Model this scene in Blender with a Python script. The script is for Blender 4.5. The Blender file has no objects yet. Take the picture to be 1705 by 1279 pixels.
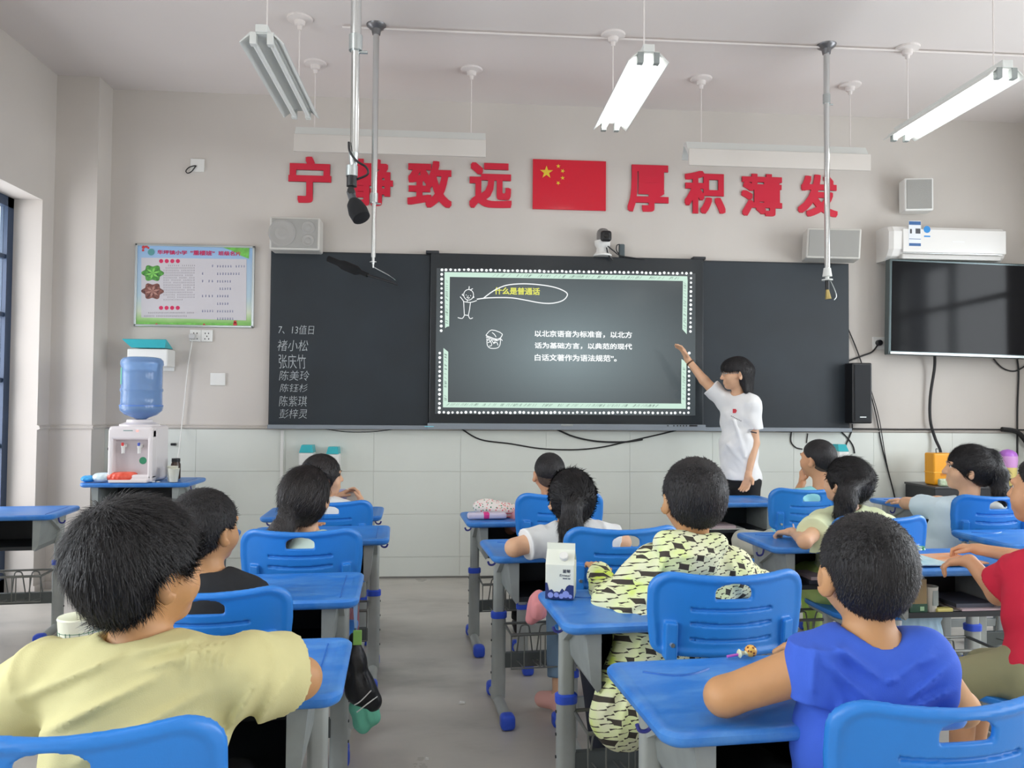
import bpy, bmesh, math, random
import numpy as np
from math import sin, cos, radians as R_, pi
from mathutils import Vector, Matrix
random.seed(7); rng = np.random.default_rng(7)
SC = bpy.context.scene
COL = SC.collection

# ------------------------------------------------------------------ camera
F, CX, CY, CH = 1280.0, 852.5, 639.5, 1.32
yaw, pit, rol = R_(4.3), R_(1.6), R_(.45)
FW = np.array([sin(yaw)*cos(pit), cos(yaw)*cos(pit), sin(pit)])
_r = np.array([cos(yaw), -sin(yaw), 0]); _u = np.cross(_r, FW)
RT = cos(rol)*_r + sin(rol)*_u; UP = -sin(rol)*_r + cos(rol)*_u
C0 = np.array([0, 0, CH])
cam = bpy.data.cameras.new('camera'); cam.sensor_width = 36; cam.lens = 36*F/1705
cam.clip_start = .05; cam.clip_end = 200
camo = bpy.data.objects.new('camera', cam); COL.objects.link(camo)
camo.matrix_world = Matrix(((RT[0], UP[0], -FW[0], 0), (RT[1], UP[1], -FW[1], 0), (RT[2], UP[2], -FW[2], CH), (0, 0, 0, 1)))
SC.camera = camo
def ray(x, y): return FW + RT*(x-CX)/F - UP*(y-CY)/F
def G(x, y, z=0.): d = ray(x, y); return C0 + d*(z-CH)/d[2]      # point at a known height
def WY(x, y, Y): d = ray(x, y); return C0 + d*Y/d[1]              # point on a wall plane
def WX(x, y, X): d = ray(x, y); return C0 + d*X/d[0]

# ------------------------------------------------------------------ world, light, exposure
W = 5.94; XL = -2.88; XR = 4.9; YB = -3.2; ZC = 3.68
world = bpy.data.worlds.new('world'); SC.world = world; world.use_nodes = True
world.node_tree.nodes['Background'].inputs[0].default_value = (.80, .90, 1, 1)
world.node_tree.nodes['Background'].inputs[1].default_value = 1.6
def area(name, loc, rot, sx, sy, power, col=(1, 1, 1)):
    l = bpy.data.lights.new(name, 'AREA'); l.shape = 'RECTANGLE'; l.size = sx; l.size_y = sy; l.energy = power; l.color = col
    o = bpy.data.objects.new(name, l); COL.objects.link(o); o.location = loc; o.rotation_euler = rot
    return o
# daylight coming in through the windows of the two long walls (the lights stand outside the panes)
for i, y in enumerate((-1.6, 1.3)):
    area('window_daylight', (XL-.45, y, 1.95), (0, R_(-90), 0), 1.9, 2.0, 95, (.93, .97, 1))
for i, y in enumerate((-1.6, 1.3, 3.9)):
    area('window_daylight', (XR+.45, y, 1.95), (0, R_(90), 0), 1.9, 2.0, 95, (.93, .97, 1))
area('doorway_daylight', (XL-.65, 4.9, 1.5), (0, R_(-90), 0), 2.2, 1.2, 42, (1, .96, .97))
SC.view_settings.view_transform = 'Standard'; SC.view_settings.look = 'None'; SC.view_settings.gamma = 1
SC.view_settings.use_curve_mapping = False
SC.view_settings.exposure = 0.38
try:
    SC.cycles.max_bounces = 8; SC.cycles.diffuse_bounces = 5; SC.cycles.transparent_max_bounces = 12
except Exception: pass

# ------------------------------------------------------------------ materials
def lin(c):
    c = np.array(c[:3])/255.; return tuple(np.where(c <= .04045, c/12.92, ((c+.055)/1.055)**2.4)) + (1.,)
MATS = {}
def mat(name, col, rough=.5, metal=0., var=0., vscale=6., bump=0., bscale=60., emit=None, estr=1., trans=0., col2=None, stretch=None, spec=None, sss=0., alpha=1.):
    if name in MATS: return MATS[name]
    m = bpy.data.materials.new(name); m.use_nodes = True; nt = m.node_tree; N = nt.nodes; L = nt.links
    b = N['Principled BSDF']; b.inputs['Base Color'].default_value = lin(col); b.inputs['Roughness'].default_value = rough
    b.inputs['Metallic'].default_value = metal
    if spec is not None: b.inputs['Specular IOR Level'].default_value = spec
    if trans: b.inputs['Transmission Weight'].default_value = trans; b.inputs['IOR'].default_value = 1.33
    if alpha < 1: b.inputs['Alpha'].default_value = alpha
    if sss: b.inputs['Subsurface Weight'].default_value = sss; b.inputs['Subsurface Radius'].default_value = (.02, .008, .004); b.inputs['Subsurface Scale'].default_value = .5
    if emit: b.inputs['Emission Color'].default_value = lin(emit); b.inputs['Emission Strength'].default_value = estr
    tc = None
    if var or bump or col2:
        tc = N.new('ShaderNodeTexCoord'); src = tc.outputs['Object']
        if stretch:
            mp = N.new('ShaderNodeMapping'); mp.inputs['Scale'].default_value = stretch; L.new(src, mp.inputs[0]); src = mp.outputs[0]
    if var or col2:
        n = N.new('ShaderNodeTexNoise'); n.inputs['Scale'].default_value = vscale; n.inputs['Detail'].default_value = 5; L.new(src, n.inputs['Vector'])
        cr = N.new('ShaderNodeValToRGB'); c = np.array(col)
        lo = col2 if col2 else np.clip(c*(1-var), 0, 255); hi = col if col2 else np.clip(c*(1+var), 0, 255)
        cr.color_ramp.elements[0].color = lin(lo); cr.color_ramp.elements[1].color = lin(hi)
        cr.color_ramp.elements[0].position = .3; cr.color_ramp.elements[1].position = .7
        L.new(n.outputs[0], cr.inputs[0]); L.new(cr.outputs[0], b.inputs['Base Color'])
    if bump:
        n = N.new('ShaderNodeTexNoise'); n.inputs['Scale'].default_value = bscale; n.inputs['Detail'].default_value = 3; L.new(src, n.inputs['Vector'])
        bp = N.new('ShaderNodeBump'); bp.inputs['Strength'].default_value = bump; bp.inputs['Distance'].default_value = .01
        L.new(n.outputs[0], bp.inputs['Height']); L.new(bp.outputs[0], b.inputs['Normal'])
    MATS[name] = m; return m
M_wall = mat('wall_paint', (202, 196, 189), .75, var=.015, vscale=1.3, bump=.05, bscale=25)
M_ceil = mat('ceiling_paint', (222, 215, 211), .85, var=.012, vscale=.8)
M_tile = mat('dado_tile', (214, 218, 211), .35, var=.012, vscale=2)
M_blue = mat('blue_plastic', (40, 126, 212), .36, var=.05, vscale=3, bump=.03, bscale=300)
M_grey = mat('grey_powder_steel', (166, 171, 168), .42, metal=.12, var=.05, vscale=9)
M_greyd = mat('grey_bracket', (146, 152, 150), .5, metal=.1, var=.05, vscale=12)
M_cap = mat('royal_blue_cap', (50, 88, 214), .4)
M_dark = mat('dark_steel', (34, 38, 42), .5, var=.1)
M_wire = mat('wire', (120, 122, 118), .4, metal=.5)
M_white = mat('white_plastic', (226, 226, 222), .4)
M_whitem = mat('white_enamel', (214, 216, 212), .5)
M_black = mat('black_plastic', (22, 23, 26), .4)
M_blackg = mat('black_gloss', (14, 15, 17), .12)
M_chrome = mat('chrome', (215, 218, 218), .18, metal=1.)
M_alu = mat('aluminium', (188, 194, 194), .3, metal=.8)
M_cable = mat('cable', (26, 26, 28), .5)
M_red = mat('slogan_red', (208, 30, 58), .4)
M_teal = mat('teal_plastic', (70, 190, 200), .25, trans=.15)
M_tube = mat('lit_tube', (255, 255, 255), .5, emit=(255, 255, 252), estr=8)
M_tubeoff = mat('unlit_tube', (232, 234, 230), .25)
# desk plastic: worn and dusty blue
def worn():
    m = mat('worn_blue_tabletop', (44, 122, 208), .3, bump=.04, bscale=200); nt = m.node_tree; N = nt.nodes; L = nt.links; b = N['Principled BSDF']
    tc = N.new('ShaderNodeTexCoord'); n = N.new('ShaderNodeTexNoise'); n.inputs['Scale'].default_value = 7; n.inputs['Detail'].default_value = 8; n.inputs['Roughness'].default_value = .7
    mp = N.new('ShaderNodeMapping'); mp.inputs['Scale'].default_value = (1, 2.2, 1); L.new(tc.outputs['Object'], mp.inputs[0]); L.new(mp.outputs[0], n.inputs['Vector'])
    cr = N.new('ShaderNodeValToRGB'); cr.color_ramp.elements[0].position = .4; cr.color_ramp.elements[1].position = .75
    cr.color_ramp.elements[0].color = lin((42, 120, 208)); cr.color_ramp.elements[1].color = lin((92, 152, 218)); L.new(n.outputs[0], cr.inputs[0]); L.new(cr.outputs[0], b.inputs['Base Color'])
    r = N.new('ShaderNodeMapRange'); r.inputs['To Min'].default_value = .22; r.inputs['To Max'].default_value = .5; L.new(n.outputs[0], r.inputs['Value']); L.new(r.outputs[0], b.inputs['Roughness'])
    return m
M_top = worn()
def floor_mat():
    m = mat('polished_concrete', (136, 131, 123), .3); nt = m.node_tree; N = nt.nodes; L = nt.links; b = N['Principled BSDF']
    tc = N.new('ShaderNodeTexCoord'); n = N.new('ShaderNodeTexNoise'); n.inputs['Scale'].default_value = 1.5; n.inputs['Detail'].default_value = 9; n.inputs['Roughness'].default_value = .62
    mp = N.new('ShaderNodeMapping'); mp.inputs['Scale'].default_value = (.7, 1.5, 1); L.new(tc.outputs['Object'], mp.inputs[0]); L.new(mp.outputs[0], n.inputs['Vector'])
    cr = N.new('ShaderNodeValToRGB'); e = cr.color_ramp.elements; e[0].position = .28; e[0].color = lin((150, 147, 140)); e[1].position = .72; e[1].color = lin((200, 194, 185))
    k = e.new(.5); k.color = lin((186, 182, 174)); L.new(n.outputs[0], cr.inputs[0]); L.new(cr.outputs[0], b.inputs['Base Color'])
    n2 = N.new('ShaderNodeTexNoise'); n2.inputs['Scale'].default_value = 3; n2.inputs['Detail'].default_value = 6; L.new(tc.outputs['Object'], n2.inputs['Vector'])
    r = N.new('ShaderNodeMapRange'); r.inputs['To Min'].default_value = .18; r.inputs['To Max'].default_value = .5; L.new(n2.outputs[0], r.inputs['Value']); L.new(r.outputs[0], b.inputs['Roughness'])
    bp = N.new('ShaderNodeBump'); bp.inputs['Strength'].default_value = .12; bp.inputs['Distance'].default_value = .01; L.new(n.outputs[0], bp.inputs['Height']); L.new(bp.outputs[0], b.inputs['Normal'])
    return m
M_floor = floor_mat()

# ------------------------------------------------------------------ mesh helpers
def tag(o, label=None, cat=None, group=None, kind=None):
    if label: o['label'] = label
    if cat: o['category'] = cat
    if group: o['group'] = group
    if kind: o['kind'] = kind
    return o
def empty(name, loc=(0, 0, 0), rz=0.):
    o = bpy.data.objects.new(name, None); COL.objects.link(o); o.location = loc; o.rotation_euler = (0, 0, rz); o.empty_display_size = .1
    return o
def link(name, me, parent=None, loc=None, rot=None):
    o = bpy.data.objects.new(name, me); COL.objects.link(o); o.parent = parent
    if loc is not None: o.location = loc
    if rot is not None: o.rotation_euler = rot
    return o
def copy_tree(o, parent=None):
    c = o.copy(); COL.objects.link(c)
    if parent is not None: c.parent = parent
    for ch in list(o.children): copy_tree(ch, c)
    return c
class MB:
    def __init__(s): s.v = []; s.f = []; s.m = []; s.mi = 0
    def add(s, vs, fs, M=None):
        k = len(s.v)
        for p in vs: s.v.append(tuple(M @ Vector(p)) if M is not None else tuple(p))
        for f in fs: s.f.append(tuple(k+i for i in f)); s.m.append(s.mi)
        return s
    def box(s, x0, x1, y0, y1, z0, z1, r=0, M=None):
        if r:
            bm = bmesh.new(); bmesh.ops.create_cube(bm, size=1)
            for v in bm.verts: v.co = ((x0+x1)/2+v.co.x*(x1-x0), (y0+y1)/2+v.co.y*(y1-y0), (z0+z1)/2+v.co.z*(z1-z0))
            bmesh.ops.bevel(bm, geom=list(bm.edges), offset=min(r, .49*min(abs(x1-x0), abs(y1-y0), abs(z1-z0))), segments=3, profile=.5, affect='EDGES')
            bm.verts.index_update(); s.add([v.co.copy() for v in bm.verts], [[v.index for v in f.verts] for f in bm.faces], M); bm.free(); return s
        v = [(x, y, z) for x in (x0, x1) for y in (y0, y1) for z in (z0, z1)]
        return s.add(v, [(0, 1, 3, 2), (4, 6, 7, 5), (0, 4, 5, 1), (2, 3, 7, 6), (0, 2, 6, 4), (1, 5, 7, 3)], M)
    def loops(s, rings, cap0=True, cap1=True, closed=True, M=None):
        n = len(rings[0]); vs = [p for r in rings for p in r]; fs = []
        for i in range(len(rings)-1):
            for j in range(n if closed else n-1):
                k = (j+1) % n; fs.append((i*n+j, i*n+k, (i+1)*n+k, (i+1)*n+j))
        if cap0: fs.append(tuple(range(n-1, -1, -1)))
        if cap1: fs.append(tuple(range((len(rings)-1)*n, len(rings)*n)))
        return s.add(vs, fs, M)
    def lathe(s, prof, n=24, c=(0, 0, 0), M=None, sx=1., sy=1.):
        return s.loops([[(c[0]+r*cos(2*pi*k/n)*sx, c[1]+r*sin(2*pi*k/n)*sy, c[2]+z) for k in range(n)] for r, z in prof], M=M)
    def tube(s, pts, r, n=8, smooth=0, closed=False, flat=1.):
        P = [Vector(p) for p in pts]
        if smooth:
            Q = []
            m = len(P)
            for i in range(m if closed else m-1):
                a, b, c, d = (P[(i-1) % m] if closed or i > 0 else P[i]), P[i], P[(i+1) % m], (P[(i+2) % m] if closed or i < m-2 else P[i+1])
                for k in range(smooth):
                    t = k/smooth; Q.append(.5*((2*b)+(c-a)*t+(2*a-5*b+4*c-d)*t*t+(3*b-a-3*c+d)*t**3))
            if not closed: Q.append(P[-1])
            P = Q
        m = len(P); rings = []; up = None
        for i in range(m):
            d = (P[(i+1) % m]-P[i-1]) if closed else (P[min(i+1, m-1)]-P[max(i-1, 0)])
            d.normalize()
            if up is None: up = Vector((0, 0, 1)) if abs(d.z) < .9 else Vector((1, 0, 0))
            x = d.cross(up).normalized(); y = x.cross(d).normalized(); up = y
            rr = r[i*len(r)//m] if hasattr(r, '__len__') else r
            rings.append([P[i]+x*rr*cos(2*pi*k/n)+y*rr*flat*sin(2*pi*k/n) for k in range(n)])
        if closed: rings.append(rings[0])
        return s.loops(rings, not closed, not closed)
    def cyl(s, a, b, r, r2=None, n=16):
        a = Vector(a); b = Vector(b); r2 = r if r2 is None else r2; d = (b-a).normalized()
        up = Vector((0, 0, 1)) if abs(d.z) < .9 else Vector((1, 0, 0)); x = d.cross(up).normalized(); y = x.cross(d)
        return s.loops([[p+(x*cos(2*pi*k/n)+y*sin(2*pi*k/n))*q for k in range(n)] for p, q in ((a, r), (b, r2))])
    def prism(s, poly, y0, y1, M=None):   # polygon in x,z extruded along y
        n = len(poly); return s.add([(x, y0, z) for x, z in poly]+[(x, y1, z) for x, z in poly],
            [tuple(range(n)), tuple(range(2*n-1, n-1, -1))]+[((i+1) % n, i, n+i, n+(i+1) % n) for i in range(n)], M)
    def mesh(s, name, mats, smooth=False, fix=True):
        me = bpy.data.meshes.new(name); me.from_pydata(s.v, [], s.f); me.update()
        for m in (mats if isinstance(mats, (list, tuple)) else [mats]): me.materials.append(m)
        me.polygons.foreach_set('material_index', s.m)
        if fix:
            bm = bmesh.new(); bm.from_mesh(me); bmesh.ops.recalc_face_normals(bm, faces=bm.faces); bm.to_mesh(me); bm.free()
        if smooth:
            me.polygons.foreach_set('use_smooth', [True]*len(me.polygons))
            me.set_sharp_from_angle(angle=R_(40))
        return me
    def build(s, name, mats, parent=None, smooth=False, loc=None, rot=None):
        return link(name, s.mesh(name, mats, smooth), parent, loc, rot)
def rrect(w, d, r, z, n=6, inset=0., cx=0., cy=0.):
    w -= 2*inset; d -= 2*inset; r = max(r-inset, .001); out = []
    for sx, sy, a0 in ((1, 1, 0), (-1, 1, 90), (-1, -1, 180), (1, -1, 270)):
        for k in range(n+1):
            a = R_(a0+90*k/n); out.append((cx+sx*(w/2-r)+r*cos(a), cy+sy*(d/2-r)+r*sin(a), z))
    return out
def text(body, size, mtl, parent=None, loc=(0, 0, 0), rot=(pi/2, 0, 0), name='lettering', extrude=.0005, bold=0., shear=0., cx=True, spacing=1., line=1., sx=1.):
    cu = bpy.data.curves.new(name, 'FONT'); cu.body = body; cu.size = size; cu.extrude = extrude; cu.offset = min(bold, 0); cu.shear = shear
    cu.align_x = 'CENTER' if cx else 'LEFT'; cu.align_y = 'CENTER' if cx else 'TOP'; cu.space_character = spacing; cu.space_line = line; cu.resolution_u = 3
    o = bpy.data.objects.new(name, cu); COL.objects.link(o)
    dg = bpy.context.evaluated_depsgraph_get(); me = bpy.data.meshes.new_from_object(o.evaluated_get(dg))
    bpy.data.objects.remove(o); bpy.data.curves.remove(cu)
    me.materials.clear(); me.materials.append(mtl)
    if bold > 0:       # heavier weight: the outline struck several times around itself
        base = np.array([v.co[:] for v in me.vertices]); fs = [tuple(q.vertices) for q in me.polygons]; V = []; Fs = []
        for i in range(9):
            a = 2*pi*i/8; q8 = max(abs(cos(a)), abs(sin(a))); o_ = np.array((0, 0, 0)) if i == 8 else np.array((bold*cos(a)/q8, bold*sin(a)/q8, -.00006*(i+1))); k = len(V)*0+i*len(base)
            V.append(base+o_); Fs += [tuple(j+k for j in f) for f in fs]
        m2 = bpy.data.meshes.new(name); m2.from_pydata(np.concatenate(V).tolist(), [], Fs); m2.materials.append(mtl); bpy.data.meshes.remove(me); me = m2
    q = link(name, me, parent, loc, rot); q.scale = (sx, 1, 1); return q
def text_fit(body, w, h, mtl, parent, center, name='lettering', extrude=.0005, bold=0., rot=(pi/2, 0, 0), **k):
    """lettering scaled so that its own outline is w x h and centred on a point"""
    o = text(body, .1, mtl, parent, (0, 0, 0), rot, name, extrude, bold, **k)
    co = np.array([v.co[:] for v in o.data.vertices])
    if len(co) == 0: return o
    lo, hi = co.min(0), co.max(0); s = np.array([w/max(hi[0]-lo[0], 1e-6), h/max(hi[1]-lo[1], 1e-6)])
    co[:, 0] = (co[:, 0]-(lo[0]+hi[0])/2)*s[0]; co[:, 1] = (co[:, 1]-(lo[1]+hi[1])/2)*s[1]
    o.data.vertices.foreach_set('co', co.ravel().astype('f')); o.data.update(); o.location = center
    return o

# ------------------------------------------------------------------ distance-field modelling (bodies, cloth, hair, moulded plastic)
def v3(p): return np.array(p, 'f')
class SDF:
    def __init__(s, res=.006): s.res = res; s.ops = []; s.lo = np.full(3, 1e9); s.hi = -s.lo; s.post = []
    def _b(s, lo, hi, grow=True):
        lo = np.array(lo)-.004; hi = np.array(hi)+.004
        if grow: s.lo = np.minimum(s.lo, lo); s.hi = np.maximum(s.hi, hi)
        return lo, hi
    def cap(s, a, b, ra, rb=None, k=.02, sub=False, flat=False):
        rb = ra if rb is None else rb; a = v3(a); b = v3(b); m = max(ra, rb)
        bb = s._b(np.minimum(a, b)-m, np.maximum(a, b)+m, not sub); ba = b-a; L2 = float(ba@ba)+1e-9; L = L2**.5
        def f(P):
            q = P-a; t0 = (q@ba)/L2; t = np.clip(t0, 0, 1); d = np.linalg.norm(q-t[..., None]*ba, axis=-1)-(ra+(rb-ra)*t)
            if flat: d = np.maximum(d, np.maximum(-t0, t0-1)*L)
            return d
        s.ops.append((f, bb, k, sub)); return s
    def ell(s, c, r, k=.02, rot=None, sub=False):
        c = v3(c); r = v3(r); A = np.eye(3, dtype='f') if rot is None else np.array(rot, 'f'); m = float(max(r))
        ext = np.sqrt(((A*r)**2).sum(1)); bb = s._b(c-ext, c+ext, not sub)
        def f(P):
            q = (P-c)@A; n = np.linalg.norm(q/r, axis=-1); g = np.linalg.norm(q/(r*r), axis=-1)+1e-6
            return n*(n-1)/g
        s.ops.append((f, bb, k, sub)); return s
    def fold(s, a, b, w, amp):
        a = v3(a); b = v3(b); ba = b-a; L2 = float(ba@ba)+1e-9
        def f(P):
            q = P-a; t = np.clip((q@ba)/L2, 0, 1); d = np.linalg.norm(q-t[..., None]*ba, axis=-1); return -amp*np.exp(-(d/w)**2)*(np.sin(pi*np.clip(t, .04, .96))**.5)
        m = 2.2*w; s.ops.append((f, (np.minimum(a, b)-m, np.maximum(a, b)+m), 0, 'add')); return s
    def fn(s, f, lo, hi, k=.005, sub=False, mode=None):
        s.ops.append((f, s._b(lo, hi, not sub), k, mode or sub)); return s
    def mesh(s, name, mtl, blades=None):
        r = s.res; pad = 3*r; lo = (s.lo-pad).astype('f'); n = np.ceil((s.hi+pad-lo)/r).astype(int)+1
        Fd = np.full(n, .05, 'f'); ax = [lo[i]+r*np.arange(n[i], dtype='f') for i in range(3)]
        for f, (b0, b1), k, sub in s.ops:
            mar = k+2*r
            i0 = np.clip(np.floor((b0-mar-lo)/r).astype(int), 0, n); i1 = np.clip(np.ceil((b1+mar-lo)/r).astype(int)+1, 0, n)
            if sub == 'int': i0 = np.zeros(3, int); i1 = n
            if np.any(i1-i0 <= 0): continue
            P = np.stack(np.meshgrid(ax[0][i0[0]:i1[0]], ax[1][i0[1]:i1[1]], ax[2][i0[2]:i1[2]], indexing='ij'), -1)
            d = f(P).astype('f'); sl = tuple(slice(a, b) for a, b in zip(i0, i1)); A = Fd[sl]
            if sub == 'add': Fd[sl] = A+d; continue
            if sub: d = d if sub == 'int' else -d; h = np.maximum(k-np.abs(A-d), 0)/k; Fd[sl] = np.maximum(A, d)+h*h*k*.25
            else: h = np.maximum(k-np.abs(A-d), 0)/k; Fd[sl] = np.minimum(A, d)-h*h*k*.25
        return nets(Fd, lo, r, name, mtl)
def nets(Fd, lo, r, name, mtl):
    S = Fd < 0; n = np.array(Fd.shape); c = np.zeros(n-1, 'i1')
    for i in (0, 1):
        for j in (0, 1):
            for k in (0, 1): c += S[i:n[0]-1+i, j:n[1]-1+j, k:n[2]-1+k]
    I = np.argwhere((c > 0) & (c < 8)); ids = np.full(n-1, -1, 'i4'); ids[tuple(I.T)] = np.arange(len(I))
    vals = {}; off = [(i, j, k) for i in (0, 1) for j in (0, 1) for k in (0, 1)]
    for o in off: vals[o] = Fd[I[:, 0]+o[0], I[:, 1]+o[1], I[:, 2]+o[2]]
    acc = np.zeros((len(I), 3), 'f'); cnt = np.zeros(len(I), 'f')
    for a in off:
        for ax in range(3):
            if a[ax]: continue
            b = list(a); b[ax] = 1; b = tuple(b); fa, fb = vals[a], vals[b]; m = (fa < 0) != (fb < 0)
            t = np.where(m, fa/np.where(m, fa-fb, 1), 0); p = np.array(a, 'f')[None].repeat(len(I), 0); p[:, ax] = t
            acc += p*m[:, None]; cnt += m
    V = lo+r*(I+acc/np.maximum(cnt, 1)[:, None]); Q = []
    for ax in range(3):
        sl0 = [slice(None)]*3; sl1 = [slice(None)]*3; sl0[ax] = slice(0, -1); sl1[ax] = slice(1, None)
        a, b = S[tuple(sl0)], S[tuple(sl1)]; E = np.argwhere(a != b); u, w = [(1, 2), (2, 0), (0, 1)][ax]
        E = E[(E[:, u] > 0) & (E[:, w] > 0) & (E[:, u] < n[u]-1) & (E[:, w] < n[w]-1)]; sg = a[tuple(E.T)]
        def idx(du, dw): e = E.copy(); e[:, u] -= du; e[:, w] -= dw; return ids[tuple(e.T)]
        q = np.stack([idx(1, 1), idx(0, 1), idx(0, 0), idx(1, 0)], 1); q[~sg] = q[~sg][:, ::-1]; Q.append(q)
    Q = np.concatenate(Q) if Q else np.zeros((0, 4), int); Q = Q[(Q >= 0).all(1)]
    return raw_mesh(name, V, Q, mtl)
def raw_mesh(name, V, Q, mtl, smooth=True):
    me = bpy.data.meshes.new(name); me.vertices.add(len(V)); me.vertices.foreach_set('co', V.astype('f').ravel())
    k = Q.shape[1]; me.loops.add(len(Q)*k); me.loops.foreach_set('vertex_index', Q.astype('i4').ravel()); me.polygons.add(len(Q))
    me.polygons.foreach_set('loop_start', np.arange(len(Q), dtype='i4')*k)
    me.polygons.foreach_set('use_smooth', np.full(len(Q), smooth)); me.update(calc_edges=True)
    for m in (mtl if isinstance(mtl, (list, tuple)) else [mtl]): me.materials.append(m)
    return me
def strands(me, n, ln, flow, lift=.25, width=.0016, seed=1, mask=None):
    """short tapering hair blades growing from a hair mesh, joined into that same mesh"""
    g = np.random.default_rng(seed); nv = len(me.vertices)
    co = np.zeros(nv*3, 'f'); me.vertices.foreach_get('co', co); co = co.reshape(-1, 3); no = np.zeros(nv*3, 'f'); me.vertex_normals.foreach_get('vector', no); no = no.reshape(-1, 3)
    ix = g.integers(0, nv, n)
    if mask is not None: ix = ix[mask(co[ix])]
    p = co[ix]; nn = no[ix]; f = flow(p); f = f-(f*nn).sum(1, keepdims=True)*nn; f /= np.linalg.norm(f, axis=1, keepdims=True)+1e-6
    d = f+nn*lift*g.uniform(.2, 1.4, (len(ix), 1))+g.normal(0, .16, p.shape); d /= np.linalg.norm(d, axis=1, keepdims=True)
    sd = np.cross(d, nn); sd /= np.linalg.norm(sd, axis=1, keepdims=True)+1e-6; L = ln*g.uniform(.5, 1.3, (len(ix), 1))
    b = p-nn*.001; T = np.stack([b-sd*width, b+sd*width, b+d*L*.55+sd*width*.7-nn*L*.03, b+d*L*.55-sd*width*.7-nn*L*.03, b+d*L-nn*L*.12], 1).reshape(-1, 3)
    k = np.arange(len(ix))*5
    Q = np.stack([k, k+1, k+2, k+3], 1); Tr = np.stack([k+3, k+2, k+4, k+4], 1)
    V = np.concatenate([co, T]); fl = np.zeros(len(me.loops), 'i4'); me.loops.foreach_get('vertex_index', fl)
    Q0 = fl.reshape(-1, 4); m2 = raw_mesh(me.name, V, np.concatenate([Q0, Q+nv]), list(me.materials))
    bm = bmesh.new(); bm.from_mesh(m2); bm.verts.ensure_lookup_table()
    for t in Tr+nv: bm.faces.new((bm.verts[t[0]], bm.verts[t[1]], bm.verts[t[2]])).smooth = True
    bm.to_mesh(m2); bm.free(); return m2
def rotz(a): return np.array([[cos(a), -sin(a), 0], [sin(a), cos(a), 0], [0, 0, 1]])
def rotx(a): return np.array([[1, 0, 0], [0, cos(a), -sin(a)], [0, sin(a), cos(a)]])
def roty(a): return np.array([[cos(a), 0, sin(a)], [0, 1, 0], [-sin(a), 0, cos(a)]])

# ================================================================== THE ROOM
def struct(name, m, mt, parent=None, smooth=False):
    o = m.build(name, mt, parent, smooth)
    if parent is None: o['kind'] = 'structure'
    return o
struct('floor', MB().box(XL-.7, XR+.3, YB-.2, W+.2, -.12, 0), M_floor)
struct('ceiling', MB().box(XL-.3, XR+.3, YB-.2, W+.2, ZC, ZC+.12), M_ceil)
wf = struct('wall_front', MB().box(XL-.3, XR+.3, W, W+.2, -.05, ZC+.05), M_wall)
struct('wall_back', MB().box(XL-.3, XR+.3, YB-.2, YB, -.05, ZC+.05), M_wall)
DY0, DY1, DZ = 4.25, 5.565, 2.73
LW = [(-2.6, -.6, .95, 2.95), (.3, 2.3, .95, 2.95)]
m = MB()
T = .24
m.box(XL-T, XL, DY1, W, -.05, ZC).box(XL-T, XL, DY0, DY1, DZ, ZC).box(XL-T, XL, 2.3, DY0, -.05, ZC)
m.box(XL-T, XL, YB, -2.6, -.05, ZC).box(XL-T, XL, -.6, .3, -.05, ZC)
for y0, y1, z0, z1 in LW: m.box(XL-T, XL, y0, y1, -.05, z0).box(XL-T, XL, y0, y1, z1, ZC)
struct('wall_left', m, M_wall)
m = MB(); RW = [(-2.6, -.6, .95, 2.95), (.3, 2.3, .95, 2.95), (2.9, 4.9, .95, 2.95)]; prev = YB
for y0, y1, z0, z1 in RW: m.box(XR, XR+T, prev, y0, -.05, ZC).box(XR, XR+T, y0, y1, -.05, z0).box(XR, XR+T, y0, y1, z1, ZC); prev = y1
m.box(XR, XR+T, prev, W, -.05, ZC); struct('wall_right', m, M_wall)
struct('wall_corner_column', MB().box(XL, -2.585, 5.72, W, 0, ZC), M_wall)
M_pane = mat('window_pane', (205, 225, 235), .05, alpha=.12)
def window(n, X, y0, y1, z0, z1, sx):
    m = MB(); x0, x1 = sorted((X+sx*.10, X+sx*.16)); w = .05
    m.box(x0, x1, y0, y0+w, z0, z1).box(x0, x1, y1-w, y1, z0, z1).box(x0, x1, y0, y1, z0, z0+w).box(x0, x1, y0, y1, z1-w, z1).box(x0, x1, (y0+y1)/2-w/2, (y0+y1)/2+w/2, z0, z1).box(x0, x1, y0, y1, z1-.6, z1-.6+w)
    o = struct('window_%d' % n, m, M_alu)
    for a, b in ((y0+w, (y0+y1)/2-w/2), ((y0+y1)/2+w/2, y1-w)):
        for c, d in ((z0+w, z1-.6), (z1-.6+w, z1-w)): MB().box(X+sx*.125, X+sx*.131, a, b, c, d).build('pane', M_pane, o)
n = 1
for a in LW: window(n, XL, *a, -1); n += 1
for a in RW: window(n, XR, *a, 1); n += 1
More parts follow.
